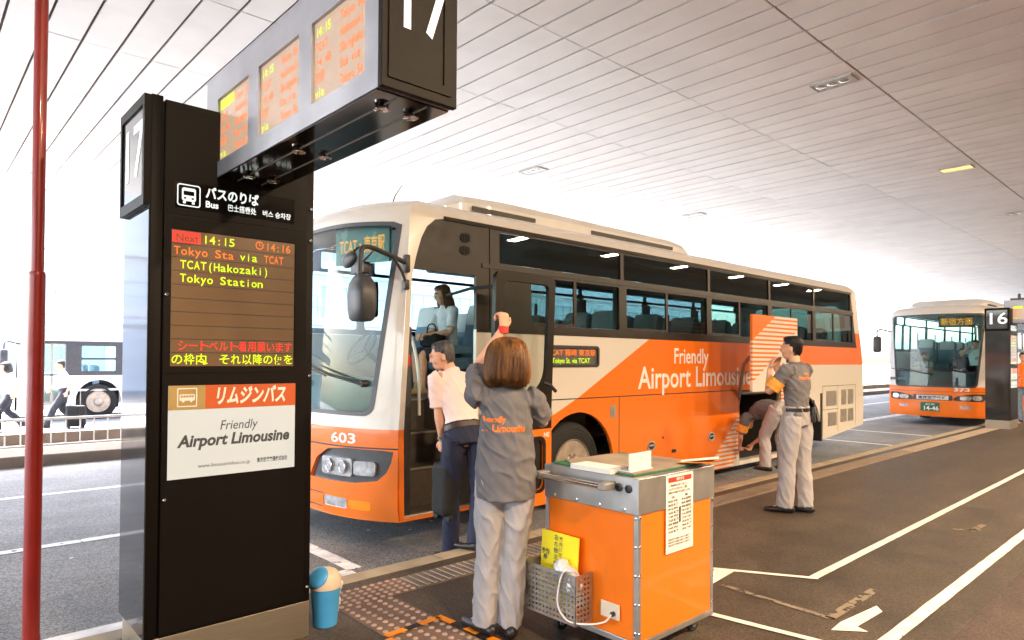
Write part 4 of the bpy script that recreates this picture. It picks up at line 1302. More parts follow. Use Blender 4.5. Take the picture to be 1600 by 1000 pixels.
        bm = nb(); text(bm, "14-46", .15, lambda u, v, w: Sh.front(1.20 - u, .395 + v, .016), 'CENTER', .004, width=.34); text(bm, "品川 200", .055, lambda u, v, w: Sh.front(1.22 - u, .53 + v, .016), 'CENTER', .001); obj("plate_number", bm, M_["letter_white"], lp)
        return t, Sh
    # ---- main coach only: doorway, side sign, hatches, lettering
    bm = nb()
    def step(y0, y1, z0, z1): box(bm, .075, .92, y0, y1, z0, z1)
    step(.34, .66, .262, .62); step(.64, .94, .262, .92); step(.92, 1.02, .262, 1.235); box(bm, .07, .95, .045, .36, .23, .262)
    box(bm, .045, .075, .045, 1.02, .262, 1.3); box(bm, .922, .955, .045, 1.02, .262, 1.235)
    st = obj("entry_steps", bm, M_["step_panel"], t, False)
    bm = nb()
    for y, z in ((.05, .262), (.335, .62), (.635, .92), (.915, 1.235)): box(bm, .08, .918, y - .012, y + .03, z - .012, z + .006, bev=.004)
    obj("step_nosing", bm, M_["step_edge"], st, False)
    bm = nb(); box(bm, .135, .165, .12, .165, 1.04, 1.13); obj("step_lamp", bm, M_["step_lamp_glow"], st, False)
    bm = nb(); box(bm, .07, .17, .05, .34, .262, 1.95, bev=.01); obj("door_post", bm, M_["black_plastic"], t)
    bm = nb(); plate(bm, rrect(.08, 1.60, .15, 1.70, .01), (), .004, lambda u, v, w: V((u, .046 - w, v))); plate(bm, rrect(.085, 1.78, .13, 2.02, .01), (), .004, lambda u, v, w: V((u, .046 - w, v))); obj("door_sign", bm, M_["ink_red"], t, False)
    bm = nb()
    tube(bm, spline([(.60, .55, 1.10), (.60, .58, 1.55), (.60, .72, 1.90), (.60, .95, 1.93), (.60, 1.0, 1.55), (.60, 1.02, 1.2)], 6), .017, 10); obj("grab_rail", bm, M_["white_paint"], t)
    # open door leaf, swung out and parked in front of the wheel
    d = bpy.data.objects.new("door", None); COL.objects.link(d); d.parent = t; d.location = (0, -.45, 0); d["label"] = "open coach door swung out beside the front wheel"
    lo = rrect(.705, .27, 1.47, 2.46, [.05, .05, .08, .06])
    fnd = lambda u, v, w: V((u, -w + .015 - .05 * min(1, max(0, (v - 1.2) / 1.3)), v))
    bm = nb()
    win = rrect(.80, 1.33, 1.385, 2.38, [.06, .26, .06, .06], 8)
    win2 = rrect(.83, .42, 1.36, .90, .07)
    plate(bm, rrect(.705, 1.0, 1.47, 2.46, [.0, .0, .08, .06]), [win], .045, fnd, None, .2)
    obj("door_frame", bm, M_["bronze_frame"], d)
    bm = nb(); plate(bm, rrect(.705, .27, 1.47, .997, [.05, .05, 0, 0]), [win2], .04, fnd); obj("door_skin", bm, M_["orange_panel"], d)
    bm = nb(); plate(bm, win, (), .005, lambda u, v, w: fnd(u, v, w - .02), None, .2); obj("door_window", bm, M_["leaf_glass"], d)
    bm = nb(); plate(bm, win2, (), .005, lambda u, v, w: fnd(u, v, w - .02)); plate(bm, rrect(.80, .39, 1.39, .93, .08), [win2], .01, lambda u, v, w: fnd(u, v, w + .006)); obj("lower_window", bm, M_["black_gloss"], d)
    bm = nb(); tube(bm, [(1.32, -.03, 1.44), (1.36, -.07, 1.42), (1.44, -.07, 1.36)], .018, 8); obj("handle", bm, M_["black_plastic"], d)
    bm = nb(); text(bm, "NE", .06, lambda u, v, w: fnd(1.40 + u, .92 + v, .003), 'CENTER', .002); obj("lettering", bm, M_["letter_white"], d)
    for P_ in ([(.80, .40, .75), (.80, 0, .75), (.85, -.42, .75)], [(.82, .40, 2.3), (.80, 0, 2.34), (.85, -.42, 2.34)]):
        bm = nb(); tube(bm, P_, .016, 8); obj("door_arm", bm, M_["black_plastic"], t)
    # side route display
    bm = nb(); plate(bm, rrect(1.918, 1.603, 2.677, 1.797, .033), (), .02, lambda u, v, w: Sh.side(u, v, w - .012)); sd_ = obj("route_display", bm, MATS["route_face"], t)
    bm = nb(); plate(bm, rrect(1.895, 1.58, 2.70, 1.82, .045), [rrect(1.925, 1.61, 2.67, 1.79, .03)], .012, lambda u, v, w: Sh.side(u, v, w + .008)); obj("display_frame", bm, M_["black_plastic"], sd_)
    f2 = lambda u, v, w: Sh.side(u, v, -.009)
    bm = nb(); text(bm, "TCAT 箱崎 東京駅", .080, lambda u, v, w: f2(1.85 + u, 1.712 + v, w), 'LEFT', .0006, width=.80); obj("led_text_orange", bm, M_["led_orange"], sd_, False)
    bm = nb(); text(bm, "Tokyo St. via TCAT", .078, lambda u, v, w: f2(1.93 + u, 1.627 + v, w), 'LEFT', .0006, width=.62); obj("led_text_yellow", bm, M_["led_yellow"], sd_, False)
    # panel seams
    def line(a, b, wd=.008):
        if abs(a[0] - b[0]) > abs(a[1] - b[1]): P_ = [(a[0], a[1] - wd / 2), (b[0], b[1] - wd / 2), (b[0], b[1] + wd / 2), (a[0], a[1] + wd / 2)]
        else: P_ = [(a[0] - wd / 2, a[1]), (a[0] + wd / 2, a[1]), (b[0] + wd / 2, b[1]), (b[0] - wd / 2, b[1])]
        plate(bm, P_, (), .003, lambda u, v, w: Sh.side(u, v, w + .0015))
    bm = nb()
    line((1.90, 1.232), (5.88, 1.232), .012); line((3.07, .13), (3.07, 1.226), .012); line((5.876, .13), (5.876, 1.226)); line((8.78, 1.22), (10.3, 1.22)); line((9.46, .38), (9.46, 1.216)); line((8.80, .34), (8.80, 1.216)); line((10.3, .44), (10.3, 1.216)); line((8.8, .80), (9.455, .80)); line((1.88, .3), (1.88, 1.95))
    obj("panel_seam", bm, M_["black_plastic"], t)
    for x, z in ((3.705, .595), (5.11, .61)):
        bm = nb(); plate(bm, [(x + .085 * cos(a * pi / 12), z + .062 * sin(a * pi / 12)) for a in range(24)], [[(x + .062 * cos(a * pi / 12), z + .042 * sin(a * pi / 12)) for a in range(24)]], .012, lambda u, v, w: Sh.side(u, v, w + .010))
        plate(bm, rrect(x - .055, z - .006, x + .055, z + .018, .008), (), .012, lambda u, v, w: Sh.side(u, v, w + .014))
        h = obj("hatch_handle", bm, M_["chrome"], t)
        bm = nb(); plate(bm, [(x + .061 * cos(a * pi / 12), z + .041 * sin(a * pi / 12)) for a in range(24)], (), .004, lambda u, v, w: Sh.side(u, v, w + .003)); obj("handle_recess", bm, M_["black_plastic"], h)
    bm = nb(); plate(bm, rrect(2.90, .99, 3.0, 1.13, .01), (), .008, lambda u, v, w: Sh.side(u, v, w + .006)); plate(bm, rrect(2.945, 1.02, 2.985, 1.10, .008), (), .006, lambda u, v, w: Sh.side(u, v, w + .011)); obj("key_box", bm, M_["aluminium_matt"], t)
    bm = nb(); plate(bm, rrect(4.16, .47, 4.24, .51, .01), (), .02, lambda u, v, w: Sh.side(u, v, w + .015)); lathe(bm, [(.013, 0), (.013, -.008), (.006, -.01)], (3.96, .0, .68), 'Y', 10); obj("marker_lamp", bm, M_["black_plastic"], t)
    for a in ((8.95, .86, 9.40, 1.13), (9.02, .50, 9.40, .74), (9.62, .86, 9.84, 1.14), (9.92, .86, 10.18, 1.14), (9.58, .54, 9.86, .78), (9.92, .54, 10.18, .78)):
        bm = nb(); plate(bm, rrect(a[0], a[1], a[2], a[3], .01), (), .008, lambda u, v, w: Sh.side(u, v, w + .003))
        k = int((a[3] - a[1]) / .03)
        for q in range(k): plate(bm, rrect(a[0] + .008, a[1] + .008 + q * .03, a[2] - .008, a[1] + .022 + q * .03, 0), (), .008, lambda u, v, w: Sh.side(u, v, w + .008))
        obj("grille", bm, M_["aluminium_matt"], t, False)
    bm = nb(); box(bm, 8.70, 8.76, -.012, .25, .26, 1.10); obj("mud_flap", bm, M_["black_rubber"], t, False)
    bm = nb()
    text(bm, "Friendly", .285, lambda u, v, w: Sh.side(4.19 + u, 1.625 + v, .003), 'LEFT', .004, width=.83)
    text(bm, "Airport Limousine", .385, lambda u, v, w: Sh.side(3.44 + u, 1.315 + v, .003), 'LEFT', .006, width=2.80)
    obj("lettering", bm, M_["letter_white"], t, False)
    # raised luggage hatch
    hx, hz = -.86, 1.06
    bm = nb()
    plate(bm, rrect(5.895, .195, 7.215, 1.22, .015), (), .035, lambda u, v, w: V((u, -w, v)))
    hp = obj("luggage_hatch", bm, paint, t); hp.location = (hx, -.65, hz); hp["label"] = "raised luggage hatch held out from the coach side"
    bm = nb(); box(bm, 6.86, 6.96, -.012, -.002, .58, .66, bev=.006); obj("handle", bm, M_["black_plastic"], hp)
    bm = nb()
    for x in (5.93, 7.17): tube(bm, [(x, .05, 1.0), (x - .3, -.2, 1.6), (x + hx + .05, -.60, 1.75)], .025, 8)
    obj("hatch_arm", bm, M_["aluminium_matt"], t)
    return t, Sh

mat("dest_teal", (0.01, 0.10, 0.11), 0.25)
mat("route_face", (0.10, 0.095, 0.09), 0.35)
BX, BY = 3.2, 4.95
coach1, SH1 = coach("parked_coach", "large orange and white coach numbered 603 parked at the kerb with its front door open", (BX, BY, GZ), 2.45, 10.7, True)
coach2, SH2 = coach("arriving_coach", "smaller looking orange and white coach numbered 373 pulling in behind, facing the camera", (20.3, 4.25, GZ), 2.3, 9.4, False, "373")
# ------------------------------------------------------------------ people
def blob(bm, pts, hint=(1, 0, 0), n=5, seg=18, cap=True):
    """Rounded, tapering tube through (x, y, z, a, b): a is the half width along hint, b across it."""
    P = spline(pts, n) if n > 1 and len(pts) > 1 else [list(p) for p in pts]
    rings = []
    hint = V(hint)
    def ring(c, s, t, a, b): return [bm.verts.new(c + s * (a * cos(2 * pi * i / seg)) + t * (b * sin(2 * pi * i / seg))) for i in range(seg)]
    N = len(P)
    for k, p in enumerate(P):
        d = V(P[min(k + 1, N - 1)][:3]) - V(P[max(k - 1, 0)][:3])
        s, t = frame_of(d, hint)
        d.normalize()
        c = V(p[:3]); a, b = max(.002, p[3]), max(.002, p[4])
        if k == 0 and cap:
            for q in (80, 50, 22): rings.append(ring(c - d * min(a, b) * sin(radians(q)), s, t, a * cos(radians(q)), b * cos(radians(q))))
        rings.append(ring(c, s, t, a, b))
        if k == N - 1 and cap:
            for q in (22, 50, 80): rings.append(ring(c + d * min(a, b) * sin(radians(q)), s, t, a * cos(radians(q)), b * cos(radians(q))))
    ringcap(bm, rings, 0)

def fuse(bm, voxel, smooth=4, fac=0.5):
    """Grow the overlapping pieces into one continuous surface."""
    bmesh.ops.recalc_face_normals(bm, faces=bm.faces[:])
    me = bpy.data.meshes.new("tmp"); bm.to_mesh(me); bm.free()
    o = bpy.data.objects.new("tmp", me); COL.objects.link(o)
    r = o.modifiers.new("r", 'REMESH'); r.mode = 'VOXEL'; r.voxel_size = voxel
    s = o.modifiers.new("s", 'SMOOTH'); s.iterations = smooth; s.factor = fac
    dg = bpy.context.evaluated_depsgraph_get()
    e = o.evaluated_get(dg); m2 = e.to_mesh()
    b = bmesh.new(); b.from_mesh(m2); e.to_mesh_clear()
    bpy.data.objects.remove(o); bpy.data.meshes.remove(me)
    return b

def folds(bm, amp, f=(9, 9, 16), skew=0.6, seed=0.0, mask=None):
    bm.normal_update()
    new = []
    for v in bm.verts:
        c = v.co
        p = V((c.x * f[0] + seed, c.y * f[1] + c.x * skew * f[1], c.z * f[2] + (c.x - c.y) * skew * f[2]))
        h = 1 - 2 * abs(noise.noise(p)) ; h = h * h * h * .8 + .5 * noise.noise(p * 2.3)
        new.append(v.co + v.normal * amp * (h - .25) * (mask(c) if mask else 1))
    for v, c in zip(bm.verts, new): v.co = c

def hand(bm, W, d, pn, thumb=1, curl=25, k=1.0):
    W, d, pn = V(W), V(d).normalized(), V(pn)
    pn = (pn - d * pn.dot(d)).normalized(); c = d.cross(pn)
    q = lambda p, a, b: (p.x, p.y, p.z, a * k, b * k)
    blob(bm, [q(W, .026, .019), q(W + d * .035 * k, .034, .016), q(W + d * .075 * k, .039, .014), q(W + d * .088 * k, .037, .011)], c, 3, 14)
    for i, (off, L) in enumerate(((-.030, .82), (-.010, .98), (.010, 1.0), (.029, .86))):
        p = W + d * (.085 - abs(off) * .15) * k - c * off * k * thumb
        ang = radians(curl * (.8 + .12 * i)); pts = [q(p, .0088, .0088)]
        a = radians(curl * .4)
        for sl in (.042, .027, .022):
            a += ang
            p = p + (d * cos(a) + pn * sin(a)) * sl * L * k
            pts.append(q(p, .0084 if sl > .03 else .0076, .0084 if sl > .03 else .0076))
        blob(bm, pts, c, 2, 10)
    p = W + d * .022 * k + c * .026 * thumb * k
    t1 = (d * .65 + c * .75 * thumb + pn * .25).normalized(); t2 = (d * .9 + c * .25 * thumb + pn * .4).normalized()
    blob(bm, [q(p, .014, .013), q(p + t1 * .038 * k, .0105, .0105), q(p + t1 * .038 * k + t2 * .030 * k, .0085, .0085)], c, 3, 10)

def head_parts(bm, c, R, k=1.0, nose=True):
    c = V(c)
    T = lambda x, y, z: c + R @ V((x * k, y * k, z * k))
    def e(p, r): ell(bm, T(*p), tuple(x * k for x in r), R, 18, 12)
    e((0, -.012, .03), (.074, .092, .083)); e((0, .018, -.012), (.064, .074, .085)); e((0, .036, -.066), (.046, .050, .040)); e((0, .060, -.078), (.022, .020, .018))
    e((0, .088, .030), (.046, .012, .018))
    for s in (-1, 1):
        e((s * .038, .066, -.025), (.020, .018, .022)); e((s * .077, -.012, -.010), (.010, .020, .032))
    if nose:
        blob(bm, [tuple(T(0, .088, .020)) + (.008 * k, .008 * k), tuple(T(0, .102, -.018)) + (.012 * k, .011 * k)], R @ V((1, 0, 0)), 2, 10)
        e((0, .092, -.022), (.017, .009, .008)); e((0, .083, -.050), (.024, .010, .006)); e((0, .082, -.060), (.021, .010, .007))

def person(name, label, loc, rz, J, st):
    """J: joints in the person's own frame (x right, y forward, z up); st: build and clothes."""
    t = thing(name, label, "person", loc, rz, st.get('group'))
    vx = st.get('voxel', .0065); fem = st.get('fem', False)
    k = st.get('k', 1.0)
    sw, hw = (.135, .150) if fem else (.16, .150)
    sw *= k; hw *= k
    g = lambda n: V(J[n])
    R = J.get('Rh', Matrix.Identity(3))
    sd = (g('shR') - g('shL')).normalized(); hd = (g('hipR') - g('hipL')).normalized()
    pel = (g('hipL') + g('hipR')) / 2; chest = g('chest'); nk = g('neck'); hc = g('head')
    axis = (nk - pel).normalized()
    q = lambda p, a, b: (p.x, p.y, p.z, a, b)
    # ---- body, one continuous skin
    bm = nb()
    head_parts(bm, hc, R, st.get('hk', 1.0))
    blob(bm, [q(nk - axis * .06, .055 * k, .055 * k), q(nk.lerp(hc, .35), .050 * k, .052 * k), q(nk.lerp(hc, .8), .052 * k, .056 * k)], sd, 3)
    blob(bm, [q(pel, hw * .7, .07), q(pel.lerp(chest, .5), .10, .07), q(chest, .12, .08), q(nk - axis * .05, .09, .055)], sd, 4)
    for s in 'LR':
        sh, el, wr = g('sh' + s), g('el' + s), g('wr' + s)
        blob(bm, [q(nk - axis * .06, .03, .03), q(sh, .034, .034), q(sh.lerp(el, .5), .034 * k, .034 * k), q(el, .036 * k, .036 * k), q(el.lerp(wr, .3), .037 * k, .036 * k), q(el.lerp(wr, .7), .029 * k, .027 * k), q(wr, .025 * k, .020 * k)], sd, 4)
        hv = J.get('hand' + s)
        if hv: hand(bm, wr, hv[0], hv[1], hv[2], hv[3], k)
        hp, kn, an = g('hip' + s), g('kn' + s), g('an' + s)
        blob(bm, [q(hp, .058 * k, .06 * k), q(hp.lerp(kn, .5), .055 * k, .055 * k), q(kn, .05 * k, .05 * k), q(kn.lerp(an, .35), .05 * k, .052 * k), q(an, .034 * k, .036 * k)], sd, 4)
        fd = V(J.get('toe' + s, (0, 1, 0))).normalized()
        blob(bm, [q(an - V((0, 0, .03)) - fd * .03, .03, .03), q(an - V((0, 0, .045)) + fd * .11, .035, .02)], V((0, 0, 1)).cross(fd), 2)
    obj("body", fuse(bm, vx, 3, .5), M_[st.get('skin', 'skin')], t, ang=180)
    # ---- shirt
    bm = nb()
    hem = st.get('hem', .10)                                        # how far below the hip line the shirt hangs
    sa, sb = (hw * 1.14, .138 * k) if hem > 0 else (hw * .99, .112 * k)
    belly = pel.lerp(chest, .45)
    blob(bm, [q(pel - axis * hem, sa * 1.02, sb * 1.02)] + ([q(pel + axis * .02, sa, sb)] if hem > -.01 else []) + [q(belly, sa * .93, sb * .96), q(chest, sw * 1.06, .115 * k), q(chest.lerp(nk, .55), sw * .95, .10 * k), q(nk - axis * .035, .085 * k, .07 * k)], sd, 5, 26, cap=False)
    sl = st.get('sleeve', .82)
    for s in 'LR':
        sh, el, wr = g('sh' + s), g('el' + s), g('wr' + s)
        pts = [q(nk - axis * .07, .055 * k, .06 * k), q(nk.lerp(sh, .6) - axis * .03, .062 * k, .066 * k), q(sh, .066 * k, .068 * k)]
        if sl <= 1: pts += [q(sh.lerp(el, sl * .5), .066 * k, .066 * k), q(sh.lerp(el, sl), .068 * k, .066 * k)]
        else: pts += [q(sh.lerp(el, .5), .06 * k, .06 * k), q(el, .052 * k, .052 * k), q(wr, .038 * k, .038 * k)]
        blob(bm, pts, sd, 4, 20, cap=False)
    blob(bm, [q(nk - axis * .05, .072 * k, .066 * k), q(nk + axis * .012, .062 * k, .062 * k)], sd, 2, 20, cap=False)
    b = fuse(bm, vx * 1.2, 5, .5)
    folds(b, st.get('fold', .008), (7, 7, 11), .55, st.get('seed', 1.0))
    shirt = obj("shirt", b, M_[st['shirt']], t, ang=180)
    # ---- trousers or skirt
    bm = nb()
    if st.get('skirt'):
        for s in 'LR': blob(bm, [q(g('hip' + s), .10, .10), q(g('hip' + s).lerp(g('kn' + s), .85), .085, .085)], sd, 4)
        blob(bm, [q(pel + axis * .10, hw * .9, .10), q(pel, hw, .11)], hd, 3)
        b = fuse(bm, vx * 1.3, 4, .5)
        obj("skirt", b, M_[st['legs']], t, ang=180)
    else:
        lw = st.get('lw', 1.0) * k
        blob(bm, [q(pel + axis * .13, hw * (.90 if hem > 0 else 1.02), (.098 if hem > 0 else .116) * k), q(pel + axis * .04, hw * (.97 if hem > 0 else 1.01), (.106 if hem > 0 else .116) * k), q(pel - axis * .06, hw * .98, .106 * k)], hd, 3, 24, cap=False)
        for s in 'LR':
            hp, kn, an = g('hip' + s), g('kn' + s), g('an' + s)
            fd = V(J.get('toe' + s, (0, 1, 0))).normalized()
            blob(bm, [q(hp + V((0, 0, .03)), .078 * k, .100 * k), q(hp.lerp(kn, .35), .087 * lw, .098 * lw), q(kn, .070 * lw, .078 * lw), q(kn.lerp(an, .45), .070 * lw, .078 * lw), q(an - V((0, 0, .03)) + fd * .015, .068 * lw, .080 * lw)], hd, 5, 22, cap=False)
        b = fuse(bm, vx * 1.2, 4, .5)
        folds(b, st.get('fold', .008) * .9, (10, 10, 7), .9, st.get('seed', 1.0) + 5, lambda c: 1.0)
        obj("trousers", b, M_[st['legs']], t, ang=180)
    # ---- shoes
    for s in 'LR':
        an = g('an' + s); fd = V(J.get('toe' + s, (0, 1, 0))).normalized(); c = V((0, 0, 1)).cross(fd)
        f0 = an - V((0, 0, .045))
        bm = nb()
        blob(bm, [q(f0 - fd * .055, .034, .034), q(f0 + fd * .03 - V((0, 0, .002)), .042, .036), q(f0 + fd * .12 - V((0, 0, .010)), .047, .026), q(f0 + fd * .185 - V((0, 0, .014)), .035, .020)], c, 4)
        blob(bm, [q(f0 + V((0, 0, .05)), .038, .042), q(f0, .042, .05)], c, 2)
        b = fuse(bm, .006, 3)
        for v in b.verts:
            lo = f0.z - .034
            if v.co.z < lo: v.co.z = lo
        obj("shoe", b, M_[st.get('shoes', 'shoe_black')], t, ang=60)
    # ---- hair
    H = st.get('hair')
    if H:
        bm = nb(); hk = st.get('hk', 1.0)
        hs = st.get('hs', .93)
        T = lambda p: hc + R @ (p * hk * hs + V((0, 0, .008)))
        if H == 'bob':
            prof = [(.02, .128), (.055, .120), (.088, .095), (.107, .055), (.116, .01), (.120, -.035), (.121, -.075), (.113, -.105), (.095, -.125), (.070, -.130)]
        elif H == 'long':
            prof = [(.02, .124), (.055, .115), (.085, .09), (.10, .05), (.105, 0), (.11, -.06), (.115, -.12), (.11, -.19), (.09, -.23), (.05, -.245)]
        else:
            prof = [(.02, .126), (.052, .120), (.078, .098), (.092, .06), (.093, .02), (.089, -.02), (.080, -.055), (.06, -.08)]
        seg = 96
        rings = []
        rg = random.Random(st.get('seed', 1))
        for ri, (r, z) in enumerate(prof):
            rr = []
            for i in range(seg):
                a = 2 * pi * i / seg
                j = 1 + .035 * noise.noise(V((cos(a) * 14, sin(a) * 14, z * 3 + st.get('seed', 1)))) + .05 * noise.noise(V((cos(a) * 4, sin(a) * 4, z * 6))) + .03 * noise.noise(V((cos(a) * 30, sin(a) * 30, z * 2)))
                rr.append(bm.verts.new(V((r * .93 * j * cos(a), r * 1.07 * j * sin(a) - .012, z + .004 * noise.noise(V((a * 9, z * 20, 3)))))))
            rings.append(rr)
        ringcap(bm, rings, 0)
        bmesh.ops.subdivide_edges(bm, edges=bm.edges[:], cuts=1, use_grid_fill=True)
        cut = []
        for v in bm.verts:
            c = v.co
            front = c.y > (.035 if H != 'short' else .02)
            if H == 'short': kill = (c.y > .055 and c.z < .062) or (abs(c.x) > .045 and c.y > -.0 and c.z < .035) or (c.z < -.055 and c.y > -.05) or (abs(c.x) > .05 and c.z < -.005 and c.y > -.03)
            else: kill = c.y > .045 and c.z < .055 and abs(c.x) < .088
            if kill: cut.append(v)
        bmesh.ops.delete(bm, geom=cut, context='VERTS')
        for v in bm.verts:
            if v.is_boundary: v.co = v.co * .93
            v.co = T(v.co)
        # separate strands lying over the cap, with uneven ends
        if st.get('strands'):
            rg = random.Random(int(st.get('seed', 1) * 10))
            for _ in range(st['strands']):
                a = rg.uniform(0, 2 * pi)
                k1 = len(prof) - 1 - rg.choice((0, 0, 0, 1, 2)) ; k0 = rg.choice((0, 0, 1, 1, 2, 3))
                lift = rg.uniform(.0, .005); dr = rg.uniform(-.10, .10); ph = rg.uniform(0, 6)
                wd = rg.uniform(.0010, .0022)
                pts = []
                for ri in range(k0, k1 + 1):
                    r, z = prof[ri]; f = (ri - k0) / max(1, k1 - k0)
                    an_ = a + dr * f + .05 * sin(ph + ri * .9)
                    jj = 1 + .035 * noise.noise(V((cos(an_) * 14, sin(an_) * 14, z * 3 + st.get('seed', 1)))) + .05 * noise.noise(V((cos(an_) * 4, sin(an_) * 4, z * 6)))
                    rr_ = r * jj + lift + .002
                    p = V((rr_ * .93 * cos(an_), rr_ * 1.07 * sin(an_) - .012, z - (rg.uniform(0, .012) if ri == k1 else 0)))
                    if (H == 'short' and ((p.y > .05 and p.z < .064) or (abs(p.x) > .045 and p.y > 0 and p.z < .035) or (abs(p.x) > .05 and p.z < -.005 and p.y > -.03))) or (H != 'short' and p.y > .04 and p.z < .055 and abs(p.x) < .09): break
                    pts.append(p)
                if len(pts) < 3: continue
                pts = [V(q_) for q_ in spline([tuple(q_) for q_ in pts], 2)]
                tube(bm, [T(q_) for q_ in pts], [wd * (1 - .7 * i_ / len(pts)) for i_ in range(len(pts))], 3)
        hr = obj("hair", bm, M_[st['haircol']], t, ang=180)
    # ---- eyes and brows
    if st.get('face', True):
        bm = nb(); b2 = nb()
        for s in (-1, 1):
            ell(bm, hc + R @ V((s * .031, .083, .004)), (.011, .006, .006), R, 10, 6)
            ell(b2, hc + R @ V((s * .031, .0885, .004)), (.0045, .0025, .0048), R, 8, 6)
            blob(b2, [tuple(hc + R @ V((s * .018, .093, .022))) + (.003, .003), tuple(hc + R @ V((s * .046, .084, .022))) + (.002, .002)], (0, 0, 1), 2, 6)
        e1 = obj("eyes", bm, M_["eye_white"], t); obj("brows", b2, M_["hair_black"], t)
    return t, shirt

def RotH(yaw=0, pitch=0, roll=0):
    """Head turn: yaw to the left, pitch nodding down, roll towards the right shoulder (degrees)."""
    return (Matrix.Rotation(radians(yaw), 3, 'Z') @ Matrix.Rotation(radians(-pitch), 3, 'X') @ Matrix.Rotation(radians(roll), 3, 'Y'))

def project_text(parent, shirt, lines, d, origin, ax, size_mat, name="back_lettering"):
    """Lettering laid on to the cloth: every outline point is dropped on to the shirt along d."""
    me = shirt.data
    bv = BVHTree.FromPolygons([v.co[:] for v in me.vertices], [p.vertices[:] for p in me.polygons])
    bm = nb()
    d = V(d).normalized(); ax = V(ax).normalized(); o = V(origin)
    upv = V((0, 0, 1)); upv = (upv - d * upv.dot(d)).normalized()
    for (s, size, u0, v0, width, align) in lines:
        text(bm, s, size, lambda u, v, w: o + ax * (u0 + u) + upv * (v0 + v), align, .0018, .18, width=width)
    bmesh.ops.triangulate(bm, faces=bm.faces[:])
    for _ in range(2):
        es = [e for e in bm.edges if e.calc_length() > .012]
        if es: bmesh.ops.subdivide_edges(bm, edges=es, cuts=1)
    bmesh.ops.triangulate(bm, faces=bm.faces[:])
    dead = []
    for v in bm.verts:
        h, nrm, i, dist = bv.ray_cast(v.co, d)
        if h is None: dead.append(v)
        else: v.co = h - d * .0025
    bmesh.ops.delete(bm, geom=dead, context='VERTS')
    return obj(name, bm, size_mat, parent, True, fix=False)

# woman with her arm raised, seen from behind
JW = dict(hipL=(-.076, .02, .85), hipR=(.086, -.02, .85), chest=(.0, -.015, 1.17), neck=(.0, -.025, 1.345), head=(.002, .0, 1.475), Rh=RotH(10, 4, 3),
          shL=(-.152, .03, 1.295), shR=(.135, -.055, 1.285), elL=(-.055, .255, 1.45), wrL=(.085, .215, 1.675), elR=(.25, .035, 1.145), wrR=(.105, .13, 1.375),
          handL=((.06, .06, 1), (-.25, 1, .0), -1, 50), handR=((-.35, .15, .9), (-.8, -.3, 0), 1, 40),
          knL=(-.075, .045, .45), knR=(.048, -.02, .45), anL=(-.088, .05, .085), anR=(.028, -.02, .085), toeL=(-.2, 1, 0), toeR=(.35, 1, 0))
woman, wshirt = person("person", "woman in grey uniform shirt seen from behind, raising one hand with a red wristband", (2.43, 2.70, 0), radians(-17), JW,
    dict(fem=True, hem=.10, shirt='shirt_grey', legs='trousers_grey', hair='bob', haircol='hair_brown', shoes='shoe_black', voxel=.0055, fold=.012, seed=2.0, lw=1.0, sleeve=.86, k=.97, hs=1.04, strands=1500))
bm = nb(); w0 = V(JW['wrL']); ax = (V((.10, .06, 1))).normalized()
blob(bm, [tuple(w0 - ax * .028) + (.031, .027), tuple(w0 + ax * .012) + (.030, .025)], (1, 0, 0), 2, 20, cap=False); obj("wristband", bm, M_["wristband_red"], woman)
project_text(woman, wshirt, [("Friendly", .042, -.05, .0, .11, 'CENTER'), ("Airport Limousine", .052, -.04, -.05, .30, 'CENTER')], (-.12, 1, 0), (-.02, -.4, 1.165), (1, .12, 0), M_["letter_orange"])

# man stepping into the coach
JB = dict(hipL=(-.115, .20, .86), hipR=(.075, .13, .86), chest=(.03, .30, 1.20), neck=(.02, .375, 1.40), head=(-.035, .435, 1.515), Rh=RotH(48, 14, 0),
          shL=(-.135, .39, 1.335), shR=(.185, .27, 1.315), elL=(-.115, .38, 1.06), wrL=(-.085, .37, .835), elR=(.25, .42, 1.10), wrR=(.15, .64, 1.16),
          handL=((.05, .05, -1), (1, .2, 0), -1, 50), handR=((-.3, 1, .1), (-1, -.3, 0), 1, 40),
          knL=(-.02, .33, .42), knR=(.06, .08, .46), anL=(.02, .36, -.085), anR=(-.035, .0, .085), toeL=(0, 1, 0), toeR=(-.25, 1, 0))
pax, pshirt = person("person", "grey haired man in pink short sleeved shirt and navy trousers stepping into the coach", (3.355, 4.01, 0), radians(4), JB,
    dict(hem=-.10, shirt='shirt_pink', legs='trousers_navy', hair='short', haircol='hair_grey', voxel=.006, fold=.007, seed=4.0, sleeve=.85, strands=700))
pl = (V(JB['hipL']) + V(JB['hipR'])) / 2; axs = (V(JB['neck']) - pl).normalized()
bm = nb(); blob(bm, [tuple(pl + axs * .072) + (.160, .126), tuple(pl + axs * .112) + (.158, .124)], (1, -.35, 0), 2, 28, cap=False); obj("belt", bm, M_["belt_brown"], pax)
bm = nb(); blob(bm, [(-.090, .371, .865, .034, .030), (-.088, .371, .845, .034, .030)], (1, 0, 0), 2, 18, cap=False); obj("wristwatch", bm, M_["chrome"], pax)
t = thing("soft_bag", "black soft bag hanging from the hand of the man stepping into the coach", "bag", (3.235, 4.335, .20))
bm = nb(); box(bm, -.055, .055, -.11, .11, .03, .46, bev=.04)
b = fuse(bm, .012, 4); folds(b, .006, (8, 8, 8)); obj("bag_body", b, M_["bag_black"], t, ang=180)
bm = nb(); tube(bm, spline([(0, -.08, .44), (0, -.06, .53), (-.01, -.03, .545), (0, .0, .53), (0, .04, .44)], 5), .010, 8); obj("handle", bm, M_["bag_black"], t)
for s in (-.08, .08):
    bm = nb(); lathe(bm, [(.03, -.02), (.03, .02)], (0, s, .03), 'X', 16); obj("caster", bm, M_["black_rubber"], t)

